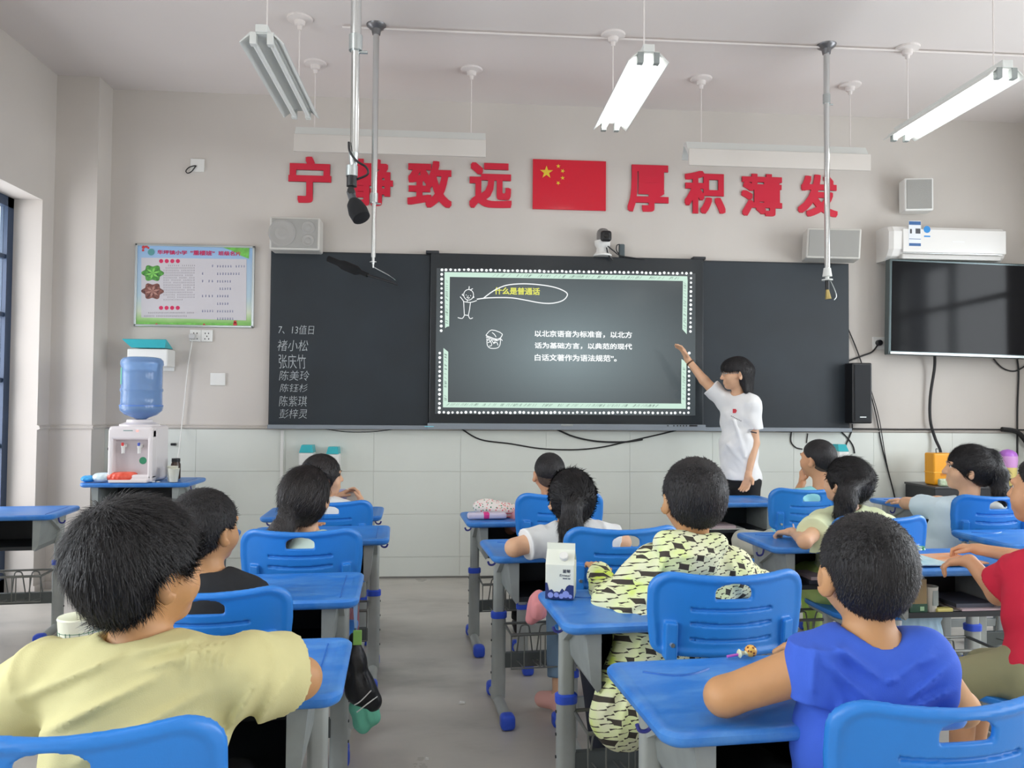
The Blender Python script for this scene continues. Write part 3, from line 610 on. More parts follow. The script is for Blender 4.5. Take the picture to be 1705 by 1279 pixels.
# --- air conditioner and television
a, b = on(1477, 376, 5.78), on(1672, 437, 5.78); w, h = b.x-a.x, a.z-b.z
t = empty('air_conditioner', (a.x, W, b.z)); tag(t, 'white wall air conditioner above the television', 'air conditioner')
pr = [(0, 0), (-.12, -.005), (-.17, .03), (-.20, .08), (-.205, h-.05), (-.18, h-.01), (-.15, h), (0, h)]
m = MB(); m.loops([[(X, y*s, h/2+(z-h/2)*(1 if s == 1 else .97)) for y, z in pr] for X, s in ((0, .9), (.03, 1), (w-.03, 1), (w, .9))]); m.build('casing', mat('glossy_white', (228, 226, 222), .22), t)
MB().box(.10, w-.02, -.212, -.20, .055, h-.03, r=.005).build('front_panel', mat('glossy_white', (0, 0, 0)), t)
MB().box(.1, w-.05, -.196, -.13, .004, .045, r=.01).build('louvre', mat('louvre', (200, 198, 194), .3), t)
MB().box(.1, w-.05, -.2065, -.2, .047, .052).build('chrome_strip', M_chrome, t)
q = MB().box(.145, .245, -.2135, -.2125, .10, .30).build('energy_label', mat('label_white', (222, 226, 230), .4), t)
for z0_, z1_ in ((.268, .296), (.102, .124), (.155, .159)): MB().box(.147, .243, -.2142, -.2136, z0_, z1_).build('label_band', mat('label_blue', (52, 96, 150), .4), q)
for x0_, x1_, z0_, z1_ in ((.155, .17, .2, .235), (.2, .24, .2, .24)): MB().box(x0_, x1_, -.2142, -.2136, z0_, z1_).build('label_mark', mat('label_dark', (70, 70, 74), .4), q)
m = MB(); m.lathe([(.001, 0), (.028, 0), (.028, .001), (.001, .001)], 16, M=Matrix.Translation((.295, -.2125, .235)) @ Matrix.Rotation(pi/2, 4, 'X')); m.box(.27, .32, -.2142, -.2136, .175, .186); m.build('round_sticker', mat('sticker_blue', (40, 136, 206), .4), t)
MB().box(w*.52, w*.62, -.2135, -.2125, h*.52, h*.55).build('maker_badge', mat('silver_badge', (236, 236, 236), .2), t)
a, b = on(1480, 430, 5.74), on(1480, 590, 5.74); tw, tht = 1.26, a.z-b.z
t = empty('television', (a.x, 5.78, b.z+.0)); t.rotation_euler = (0, R_(1.2), R_(-1.2)); tag(t, 'wall-mounted flat television switched off with silver lower edge', 'television')
MB().box(0, tw, -.03, .04, 0, tht, r=.008).build('casing', mat('tv_rim', (92, 104, 106), .25, metal=.6), t)
MB().box(.018, tw-.018, -.034, -.026, .028, tht-.018, r=.002).build('screen', mat('dark_glass', (26, 26, 28), .09, spec=.12), t)
MB().box(.01, tw-.01, -.037, -.03, .004, .024, r=.003).build('lower_trim', M_alu, t)
MB().box(tw/2-.15, tw/2+.15, .04, .14, .15, tht-.15).build('wall_bracket', M_dark, t)
# --- teal and white wall fittings under and beside the board
def dispenser(label, x0, x1, y0, y1, Y0=W):
    a, b = on(x0, y0, Y0-.08), on(x1, y1, Y0-.08); w, h = b.x-a.x, a.z-b.z; t = empty('tissue_dispenser', (a.x, Y0, b.z)); tag(t, label, 'dispenser')
    MB().box(0, w, -.12, 0, 0, h*.72, r=.012).build('body', M_white, t)
    MB().loops([[(w*.03, 0, h*.72), (w*.97, 0, h*.72), (w*.97, -.12, h*.72), (w*.03, -.12, h*.72)], [(w*.1, -.01, h), (w*.9, -.01, h), (w*.86, -.09, h), (w*.14, -.09, h)]]).build('lid', M_teal, t)
    return t
dispenser('small white holder with teal lid under the blackboard, left of the pair', 499, 523, 741, 785)
dispenser('small white holder with teal lid under the blackboard, right of the pair', 544, 565, 744, 785)
dispenser('small white holder with teal lid under the right end of the blackboard', 1392, 1410, 740, 780)
a, b = on(209, 566, W-.14), on(284, 600, W-.10); w, h = b.x-a.x, a.z-b.z
t = empty('paper_dispenser', (a.x, W, b.z)); tag(t, 'white wall box with open teal lid behind the water bottle', 'dispenser')
MB().box(.02, w, -.16, 0, -.05, h*.55, r=.01).build('body', M_white, t); MB().loops([[(0, -.2, h), (w, -.2, h), (w-.02, -.16, h*.6), (.05, -.16, h*.6)], [(0, -.19, h+.004), (w, -.19, h+.004), (w-.02, 0, h*.62), (.05, 0, h*.62)]]).build('lid', M_teal, t)

# ================================================================== CEILING LAMPS AND POLES
def canopy_rod(t, x, y, ztop, zbot):
    r = MB().cyl((x, y, zbot), (x, y, ztop-.02), .004, n=8).build('hanger_rod', M_ceil, t)
    MB().lathe([(.012, -.075), (.016, -.05), (.03, -.045), (.034, -.02), (.075, -.012), (.078, 0)], 20, (x, y, ztop)).build('ceiling_cup', M_ceil, r)
def lamp(label, x, y, z, L, along_y, lit, group='hanging fluorescent lamps over the desks'):
    t = empty('fluorescent_lamp', (x, y, z), pi/2 if along_y else 0); tag(t, label, 'lamp', group)
    # local x along the lamp
    prof = [(-.11, 0), (-.105, 0), (-.05, .045), (.05, .045), (.105, 0), (.11, 0), (.055, .055), (-.055, .055)]
    MB().loops([[(X, a, b) for a, b in prof] for X in (-L/2, L/2)]).box(-L/2-.01, L/2+.01, -.03, .03, .05, .09, r=.004).build('housing', M_whitem, t, loc=(0, 0, 0))
    for s in (-1, 1):
        MB().cyl((-L/2+.03, s*.042, .012), (L/2-.03, s*.042, .012), .014, n=16).build('tube', M_tube if lit else M_tubeoff, t)
        for e0 in (-L/2-.006, L/2-.03): MB().box(e0, e0+.036, s*.042-.016, s*.042+.016, -.008, .05, r=.003).build('lamp_holder', M_greyd if lit else M_whitem, t)
    canopy_rod(t, -L/2+.1, 0, ZC-z, .09); canopy_rod(t, L/2-.1, 0, ZC-z, .09)
    return t
lamp('unlit white twin tube lamp hanging at upper left', -.965, 4.33, 3.1, 1.0, True, False)
lamp('lit twin tube lamp hanging right of the centre above the flag', .985, 4.36, 3.1, 1.0, True, True)
lamp('lit twin tube lamp hanging at upper right near the air conditioner', 2.935, 4.36, 3.1, 1.0, True, True)
for i, X in enumerate((-.965, .985, 2.935)):
    for j, Y in enumerate((1.9, -.6)):
        lamp('lit twin tube lamp in the %s row behind the camera view, %s of its row' % (('second', 'third')[j], ('left', 'middle', 'right')[i]), X, Y, 3.1, 1.0, True, True)
def board_lamp(label, x0, x1, z):
    t = empty('blackboard_lamp', ((x0+x1)/2, 5.35, z)); tag(t, label, 'lamp', 'unlit lamps over the blackboard'); L = x1-x0
    prof = [(-.09, 0), (-.085, -.015), (.02, .085), (.07, .0), (.078, .0), (.03, .105), (-.03, .1)]
    MB().loops([[(X, a, b-.03) for a, b in prof] for X in (-L/2, L/2)]).build('reflector', M_whitem, t)
    MB().box(-L/2, L/2, -.1, -.085, -.12, .0, r=.004).build('front_shade', M_wall, t)
    MB().cyl((-L/2+.03, -.02, -.03), (L/2-.03, -.02, -.03), .014).build('tube', M_tubeoff, t)
    canopy_rod(t, -L/2+.12, 0, ZC-z, .06); canopy_rod(t, L/2-.1, 0, ZC-z, .06)
board_lamp('unlit white lamp above the left slogan characters', -1.10, .20, 3.15)
board_lamp('unlit white lamp above the right slogan characters', 1.63, 2.96, 3.14)
def pole(label, x, y, zbot, r=.02, zj=None, r2=None, ztop=ZC):
    t = empty('ceiling_pole', (x, y, 0)); tag(t, label, 'pole'); zj = zj or zbot; r2 = r2 or r
    MB().cyl((0, 0, zj), (0, 0, ztop), r).build('upper_tube', M_chrome, t, smooth=True)
    MB().cyl((0, 0, zbot), (0, 0, zj), r2).build('lower_tube', M_chrome, t, smooth=True)
    MB().cyl((0, 0, zj-.03), (0, 0, zj+.03), r*1.25).cyl((0, 0, zj-.035), (r*2.2, 0, zj-.035), r*.3).build('clamp_collar', M_alu, t, smooth=True)
    MB().lathe([(r*1.3, -.06), (r*1.6, -.03), (.058, -.012), (.062, 0)], 24, (0, 0, ztop)).build('ceiling_flange', mat('flange', (120, 120, 122), .35, metal=.7), t, smooth=True)
    return t
p = G(628, 42, ZC); zb2 = WY(622, 445, p[1])[2]; z2 = WY(625, 330, p[1])[2]
t = pole('slim telescopic ceiling pole ending above the left chalk panel', p[0]-.005, p[1], zb2+.06, .019, z2, .014)
MB().cyl((0, 0, zb2+.06), (0, 0, zb2+.02), .009).cyl((0, 0, zb2+.028), (0, 0, zb2+.034), .022).cyl((0, 0, zb2), (0, 0, zb2+.02), .006).build('end_fitting', M_chrome, t)
a, b, c = on(547, 431, 5.55), on(612, 458, 5.42), on(663, 474, 5.36)
t = empty('gooseneck_microphone', tuple(b)); tag(t, 'black foam boom microphone slanting in front of the blackboard', 'microphone')
pt = G(628, 42, ZC); j = Vector((p[0]-.005, p[1], zb2))
MB().tube([Vector(a)-b, (Vector(a)+b)*.5-b, Vector((0, 0, 0))], [.022, .034, .016], n=16, smooth=5).build('foam_cover', mat('foam', (16, 17, 20), .95), t, smooth=True)
MB().cyl((0, 0, 0), tuple(Vector(c)-b), .008).build('boom_rod', M_black, t)
MB().tube([tuple(Vector(c)-b), tuple((Vector(c)+j)*.5-b+Vector((.04, 0, -.01))), tuple(j-b)], .005, smooth=5).build('support_wire', M_chrome, t)
p = G(1376, 75, ZC); zc = WY(1373, 458, p[1])[2]
t = pole('slim ceiling pole hanging before the right chalk panel', p[0], p[1], zc, .019, WY(1376, 165, p[1])[2], .018)
MB().cyl((0, 0, zc-.01), (0, 0, zc+.045), .03, .022).cyl((0, 0, zc-.035), (0, 0, zc-.028), .034).cyl((0, 0, zc-.03), (0, 0, zc), .012).build('end_fitting', M_whitem, t, smooth=True)
tm = empty('hanging_microphone', (p[0], p[1], zc-.035)); tag(tm, 'small brass tipped microphone hanging from the right ceiling pole', 'microphone')
MB().cyl((0, 0, -.06), (0, 0, 0), .013).build('joint', M_black, tm); MB().cyl((.006, 0, -.12), (0, 0, -.055), .02, .009).build('capsule', mat('brass', (190, 170, 110), .3, metal=.8), tm, smooth=True)
MB().tube([(.02, 0, .0), (.045, 0, -.05), (.06, 0, -.10), (.045, 0, -.125)], .003, smooth=6).build('lead', M_alu, tm)
p = WY(592, 0, 3.0); x1, y1 = p[0], 3.0; zz = WY(597, 260, 3.0)[2]
t = pole('thick telescopic ceiling pole holding the large foam microphone', x1+.003, y1, zz, .021, WY(592, 72, 3.0)[2], .0165)
tm = empty('foam_microphone', (x1-.005, y1, zz-.02)); tag(tm, 'large black foam microphone on the thick ceiling pole at left', 'microphone')
MB().cyl((.006, 0, -.025), (.006, 0, .03), .014, .02).cyl((0, 0, -.06), (0, 0, -.02), .023).build('swivel', M_alu, tm, smooth=True)
MB().cyl((0, 0, -.1), (0, 0, -.055), .02).cyl((0, -.02, -.12), (0, .02, -.12), .014).build('joint', M_black, tm, smooth=True)
MB().tube([(-.004, 0, -.12), (.006, -.01, -.15), (.02, -.02, -.17)], .016, n=14, smooth=4).build('body', mat('dark_grey_plastic', (62, 64, 68), .4), tm, smooth=True)
MB().tube([(.008, -.01, -.155), (.014, -.015, -.172), (.03, -.03, -.205), (.044, -.04, -.232), (.05, -.045, -.243)], [.018, .03, .038, .035, .012], n=20, smooth=1).build('foam_windscreen', mat('foam', (0, 0, 0)), tm, smooth=True)
MB().tube([(-.012, -.01, .07), (-.006, -.022, .03), (.02, -.02, -.005), (.055, -.01, -.025), (.06, 0, -.05), (.015, .01, -.07)], .0045, smooth=6).build('lead', M_cable, tm)

# ================================================================== DESKS AND CHAIRS
def desk_parts(w=.65, d=.42, T=.71):
    """mesh data of one school desk: local x across, +y toward the blackboard"""
    P = []
    m = MB(); r = .045
    m.loops([rrect(w, d, r, T-.030, inset=.014), rrect(w, d, r, T-.024, inset=.004), rrect(w, d, r, T-.016), rrect(w, d, r, T-.007), rrect(w, d, r, T-.001, inset=.006), rrect(w, d, r, T, inset=.014), rrect(w, d, r, T-.002, inset=.030), rrect(w, d, r, T-.003, inset=.034)])
    P.append(('tabletop', m.mesh('tabletop', M_top, True), None))
    m = MB(); a = [(-w/2+.075+.16*t, d/2-.075-.035*sin(pi*t)*(1 if t < 1 else 0)+.0, T-.0028) for t in np.linspace(0, 1, 9)]
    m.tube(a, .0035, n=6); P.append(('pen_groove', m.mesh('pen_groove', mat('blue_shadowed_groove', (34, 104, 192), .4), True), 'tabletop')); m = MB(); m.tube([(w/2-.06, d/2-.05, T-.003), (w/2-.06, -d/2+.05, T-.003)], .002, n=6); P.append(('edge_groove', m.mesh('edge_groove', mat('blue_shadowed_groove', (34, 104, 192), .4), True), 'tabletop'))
    bw = w/2-.115; m = MB()
    m.box(-bw, bw, -.16, .14, T-.185, T-.180).box(-bw, bw, .135, .14, T-.185, T-.03).box(-bw, bw, -.16, .14, T-.036, T-.031).box(-bw, bw, -.165, -.158, T-.195, T-.175)
    P.append(('book_box', m.mesh('book_box', M_dark), None))
    for s in (-1, 1):
        m = MB(); m.prism([(s*bw, T-.03), (s*bw, T-.19), (s*(bw+.012), T-.20), (s*(bw+.03), T-.17), (s*(bw+.045), T-.03)], -.175, .15)
        P.append(('side_panel', m.mesh('side_panel', M_greyd), None))
        px = s*(w/2-.075); py = .085
        m = MB(); m.loops([rrect(.05, .034, .015, z, cx=px, cy=py) for z in (.36, T-.03)]); P.append(('upper_post', m.mesh('upper_post', M_grey, True), None))
        m = MB(); m.loops([rrect(.062, .046, .02, z, cx=px, cy=py) for z in (.04, .40)]); m2 = m
        P.append(('lower_post', m.mesh('lower_post', M_grey, True), None))
        m = MB()
        for z in (.15, .22, .29, .36): m.cyl((px+s*.030, py, z), (px+s*.034, py, z), .005, n=8)
        P.append(('adjusting_holes', m.mesh('adjusting_holes', M_dark), 'lower_post'))
        m = MB(); m.loops([rrect(.068, .052, .022, .388, cx=px, cy=py), rrect(.07, .054, .023, .392, cx=px, cy=py), rrect(.07, .054, .023, .412, cx=px, cy=py), rrect(.06, .044, .02, .416, cx=px, cy=py)])
        P.append(('post_collar', m.mesh('post_collar', M_cap, True), None))
        m = MB(); m.add([(px-s*.02, -.1, T-.032), (px-s*.02, .13, T-.032), (px+s*.02, .13, T-.032), (px+s*.02, -.1, T-.032), (px-s*.016, .06, T-.12), (px-s*.016, .11, T-.12), (px+s*.016, .11, T-.12), (px+s*.016, .06, T-.12)],
              [(0, 1, 2, 3), (4, 7, 6, 5), (0, 4, 5, 1), (1, 5, 6, 2), (2, 6, 7, 3), (3, 7, 4, 0)]); P.append(('bracket', m.mesh('bracket', M_grey), None))
        m = MB(); m.tube([(px, py-.235, .027), (px, py-.1, .032), (px, py+.05, .034), (px, py+.145, .027)], .024, n=12, smooth=3); P.append(('foot_bar', m.mesh('foot_bar', M_grey, True), None))
        for y0, y1 in ((py-.27, py-.205), (py+.115, py+.175)):
            m = MB(); m.box(px-.03, px+.03, y0, y1, 0, .062, r=.018); P.append(('foot_cap', m.mesh('foot_cap', M_cap, True), None))
        m = MB(); hx = s*(w/2-.035)
        m.tube([(hx-s*.01, -.02, T-.03), (hx-s*.005, -.02, T-.06), (hx+s*.006, -.02, T-.070), (hx+s*.020, -.02, T-.068), (hx+s*.026, -.02, T-.055)], .0045, smooth=4); P.append(('bag_hook', m.mesh('bag_hook', mat('indigo_hook', (58, 62, 140), .4), True), None))
    px = w/2-.08
    m = MB(); m.box(-px, px, .07, .095, .17, .235, r=.004); P.append(('crossbar', m.mesh('crossbar', mat('dark_grey_steel', (92, 98, 97), .45, metal=.3)), None))
    # wire foot rack
    m = MB(); z = .36; m.tube([(-px+.02, .085, z), (-px+.02, -.09, z), (px-.02, -.09, z), (px-.02, .085, z)], .007); m.tube([(-px+.02, .085, z), (px-.02, .085, z)], .006)
    for i in range(4):
        xc = -px+.11+i*(2*px-.22)/3
        m.tube([(xc-.035, .08, .235), (xc-.022, .075, .33), (xc-.012, .072, .352), (xc+.012, .072, .352), (xc+.022, .075, .33), (xc+.035, .08, .235)], .0035, n=6, smooth=3)
        m.tube([(xc-.035, -.09, z), (xc-.035, -.09, .22), (xc-.035, .08, .20)], .003, n=6); m.tube([(xc+.035, -.09, z), (xc+.035, -.09, .22), (xc+.035, .08, .20)], .003, n=6)
    m.tube([(-px+.02, -.09, z), (-px+.02, -.09, .22), (px-.02, -.09, .22), (px-.02, -.09, z)], .0035, n=6)
    P.append(('wire_rack', m.mesh('wire_rack', M_wire, True), None))
    return P
DP = desk_parts()
def desk(label, corner, side, rz, T=.71, parts=None, w=.65, d=.42, center=None):
    """corner = world point of the far left / far right corner of the tabletop"""
    a = R_(rz); k = -1 if side == 'l' else 1
    if center is None: center = (corner[0]-(k*w/2*cos(a)-d/2*sin(a)), corner[1]-(k*w/2*sin(a)+d/2*cos(a)))
    t = empty('school_desk', (center[0], center[1], 0), a); tag(t, label, 'desk', 'blue school desks'); made = {}
    for n, me, par in (parts or DP):
        o = link(n, me, made.get(par, t)); made.setdefault(n, o)
        if n in ('adjusting_holes',): o.parent = [c for c in t.children if c.name.startswith('lower_post')][-1]
    if abs(T-.71) > .001: t.scale = (1, 1, T/.71)
    t['cx'] = center[0]
    return t
def cxy(t): return np.array(t.location[:2])
dA4 = desk('blue desk with a lollipop on it where the royal blue shirt boy leans', G(1003, 1102, .71), 'l', 5)
dA3 = desk('blue desk with the white milk carton on its left corner', G(892, 983, .71), 'l', 5)
dA2 = desk('blue desk where the girl in white tee rests her arm', G(797, 898, .71), 'l', 6)
dA1 = desk('blue desk in the front with the flowery pencil bag', G(765, 852, .71), 'l', 5)
dB1 = desk('blue desk in front of the teacher and the boy in cyan', None, 'l', 3, center=(1.80, 5.0))
dB2 = desk('blue desk of the pigtail girl in ruffled pale green', G(1222, 886, .71), 'l', 3)
dB3 = desk('blue desk with open workbook and crowded book box in front of the red shirt boy', G(1378, 915, .71), 'l', 2)
dC1 = desk('blue desk the girl in pale blue sailor top leans on', G(1443, 829, .71), 'l', 6)
dC2 = desk('empty blue desk behind the chair of the sailor top girl', G(1577, 882, .71), 'l', 2)
dL1 = desk('blue desk in the front left with a small open book held above', G(640, 843, .71), 'r', 3)
dL2 = desk('blue desk with bag hook, just behind the front left chair', G(650, 874, .71), 'r', 4)
dL3 = desk('worn blue desk with black bag and mint cloth hanging at its side', G(607, 951, .71), 'r', 4)
dL4 = desk('blue desk under the elbow of the pale yellow shirt boy', G(588, 1059, .71), 'r', 4)
dE = desk('empty blue desk at the left edge of the picture', G(137, 841, .71), 'r', 6)
dK2 = desk('blue desk seen between the two boys, left of the ponytail girl', None, 'r', 4, center=(-1.33, 3.62))
DWp = desk_parts(.70, .42, .79)
dW = desk('blue desk against the wall carrying the water dispenser', None, 'l', 1, parts=DWp, w=.70, center=(-2.10, 5.45))

def backrest():
    s = SDF(.0042); w, h = .225, .235        # half width, height; curved plate, y grows to the sitter
    def f(P):
        x, y, z = P[..., 0], P[..., 1], P[..., 2]
        yc = 1.1*x*x-.10*(z-.10)**2+.015*np.exp(-((z-.02)/.05)**2)*0
        top = h-.012+.35*x*x*0+.012*(np.abs(x)/.2)**2
        # rounded-rectangle outline, slightly wider at the top
        hw = w-.012*np.clip((.12-z)/.12, 0, 1); cz = (top-.0)/2; hz = (top+.0)/2+.0; rr = .062
        rr = np.where(z > cz, .072, .03)
        qx = np.abs(x)-(hw-rr); qz = np.abs(z-cz)-(hz-rr)
        out = np.hypot(np.maximum(qx, 0), np.maximum(qz, 0))+np.minimum(np.maximum(qx, qz), 0)-rr
        # rolled thicker rim
        rim = np.clip(1-np.abs(out+.012)/.014, 0, 1)
        th = .0065+.0065*rim
        d = np.maximum(out, np.abs(y-yc)-th)
        hx = np.abs(x)-.052; hole = np.where(z > .178, np.hypot(np.maximum(np.abs(x)/.052, 0), (z-.178)/.026)*.026-.026, np.maximum(np.abs(x)-.052+.35*np.clip(.166-z, 0, .02), .160-z))
        lip = np.where(z > .160, np.abs(hole-.006)-.006, 1)
        d = np.maximum(d, -hole)
        for i, zz in enumerate((.128, .088, .045)):
            q = np.hypot(np.maximum(np.abs(x)-.112, 0), z-zz-.25*x*x)-.0046
            d = np.maximum(d, -np.maximum(q, y-yc-.0015))
        for sx in (-1, 1):
            lx = np.abs(x-sx*.168)-.016; lz = np.abs(z-.042)-.052; ly = np.abs(y-yc+.008)-.016
            d = np.minimum(d, np.maximum(np.maximum(lx, lz), ly)+.0)
        return d
    s.fn(f, (-.235, -.03, -.02), (.235, .09, .25)); return s.mesh('backrest', M_blue)
ME_back = backrest()
def seat_mesh():
    s = SDF(.005)
    def f(P):
        x, y, z = P[..., 0], P[..., 1], P[..., 2]
        qx = np.abs(x)-(.195-.09); qy = np.abs(y-.0)-(.19-.09); out = np.hypot(np.maximum(qx, 0), np.maximum(qy, 0))+np.minimum(np.maximum(qx, qy), 0)-.09
        zc = -.010*np.exp(-(x/.12)**2-((y+.02)/.12)**2)-.012*np.clip((y-.12)/.07, 0, 1)
        rim = np.clip(1-np.abs(out+.01)/.014, 0, 1)
        return np.maximum(out, np.abs(z-zc+.006*rim)-(.007+.007*rim))
    s.fn(f, (-.2, -.2, -.03), (.2, .2, .03)); return s.mesh('seat', M_blue)
ME_seat = seat_mesh()
def chair_parts():
    P = []; ZS = .42
    P.append(('backrest', ME_back, (0, -.20, .635), (R_(6), 0, 0), None)); P.append(('seat', ME_seat, (0, 0, ZS), None, None))
    for s in (-1, 1): P.append(('bolt', MB().cyl((s*.168, -.207, .672), (s*.168, -.188, .672), .006, n=10).mesh('bolt', M_alu), None, None, 'backrest'))

    for s in (-1, 1):
        m = MB(); m.tube([(s*.155, .14, ZS-.03), (s*.16, -.05, ZS-.03), (s*.165, -.17, ZS-.025), (s*.168, -.188, ZS+.03), (s*.168, -.182, .60), (s*.168, -.176, .69)], .0125, n=10, smooth=4); P.append(('side_rail', m.mesh('side_rail', M_grey, True), None, None, None))
        m = MB(); m.loops([rrect(.045, .032, .014, z, cx=s*.16, cy=-.02) for z in (.26, ZS-.02)]); P.append(('upper_post', m.mesh('upper_post', M_grey, True), None, None, None))
        m = MB(); m.loops([rrect(.058, .044, .018, z, cx=s*.16, cy=-.02) for z in (.04, .28)]); P.append(('lower_post', m.mesh('lower_post', M_grey, True), None, None, None))
        m = MB(); m.loops([rrect(.066, .052, .02, z, cx=s*.16, cy=-.02) for z in (.27, .292)]); P.append(('post_collar', m.mesh('post_collar', M_cap, True), None, None, None))
        m = MB(); m.tube([(s*.16, -.19, .027), (s*.16, 0, .034), (s*.16, .17, .027)], .022, n=12, smooth=4); P.append(('foot_bar', m.mesh('foot_bar', M_grey, True), None, None, None))
        for y0, y1 in ((-.225, -.165), (.145, .205)): P.append(('foot_cap', MB().box(s*.16-.028, s*.16+.028, y0, y1, 0, .056, r=.016).mesh('foot_cap', M_cap, True), None, None, None))
    m = MB().cyl((-.155, .10, ZS-.03), (.155, .10, ZS-.03), .011).cyl((-.16, -.12, ZS-.03), (.16, -.12, ZS-.03), .011); P.append(('seat_frame', m.mesh('seat_frame', M_grey, True), None, None, None))
    P.append(('crossbar', MB().box(-.15, .15, -.03, -.01, .15, .19, r=.003).mesh('crossbar', M_grey), None, None, None))
    return P
CP = chair_parts()
def chair(label, back, rz, top=.87):
    """back = world point of the middle of the backrest"""
    a = R_(rz); x = back[0]-sin(a)*.20; y = back[1]+cos(a)*.20
    t = empty('school_chair', (x, y, 0), a); tag(t, label, 'chair', 'blue school chairs'); made = {}
    for n, me, l, r, par in CP:
        o = link(n, me, made.get(par, t), l, r)
        if par:
            o.parent = t; o.parent = made[par]; o.matrix_parent_inverse = (Matrix.Translation((0, -.20, .635)) @ Matrix.Rotation(R_(6), 4, 'X')).inverted()
        made.setdefault(n, o)
    t.scale = (1, 1, top/.87); return t
cA4 = chair('large blue chair at lower right, behind the royal blue shirt boy', (.867, 1.27), 5, .83)
cA3 = chair('blue chair behind the boy in the patterned jacket', (.762, 2.07), 4, .875)
cA2 = chair('blue chair behind the ponytail girl in white, beside the milk carton', (.635, 2.82), 5, .88)
cA1 = chair('blue chair of the boy with shaved sides in the front row', (.534, 3.80), 4, .892)
cB1 = chair('blue chair of the boy in cyan', (1.955, 4.10), 3, .885)
cB2 = chair('blue chair half hidden behind the head of the royal blue shirt boy', (1.871, 3.23), 3, .857)
cC1 = chair('blue chair behind the girl in the sailor top', (2.80, 3.79), 3, .884)
cB3 = chair('blue chair the red shirt boy sits on', (1.99, 2.15), 30, .86)
cL1 = chair('blue chair in the front left, right of the ponytail girl head', (-.641, 4.06), 3, .824)
cL2 = chair('blue chair behind the ponytail girl on the left', (-.564, 2.93), 3, .858)
cL3 = chair('blue chair behind the boy in black', (-.671, 2.18), 3, .817)
cL4 = chair('large blue chair at lower left, behind the pale yellow shirt boy', (-.557, 1.15), 3, .867)

# ================================================================== PEOPLE
def skin(n, c): return mat('skin_'+n, c, .5, var=.03, vscale=14, bump=.02, bscale=220, sss=.08)
SK1 = skin('tan', (192, 143, 98)); SK2 = skin('light', (218, 172, 138)); SK3 = skin('warm', (206, 154, 116))
M_hair = mat('black_hair', (24, 22, 24), .5, var=.3, vscale=60, bump=.5, bscale=260, stretch=(1, 1, .15), spec=.4)
M_hair2 = mat('soft_black_hair', (33, 28, 28), .45, var=.25, vscale=60, bump=.5, bscale=260, stretch=(1, 1, .12), spec=.5)
M_stub = mat('hair_stubble', (98, 82, 68), .8, col2=(66, 54, 47), vscale=40, bump=.3, bscale=900)
M_eyew = mat('eye_white', (230, 228, 222), .2); M_eyeb = mat('eye_dark', (28, 20, 18), .15)
def cloth(n, c, var=.03, rough=.85, **k): return mat('cloth_'+n, c, rough, var=var, vscale=5, bump=.12, bscale=500, **k)
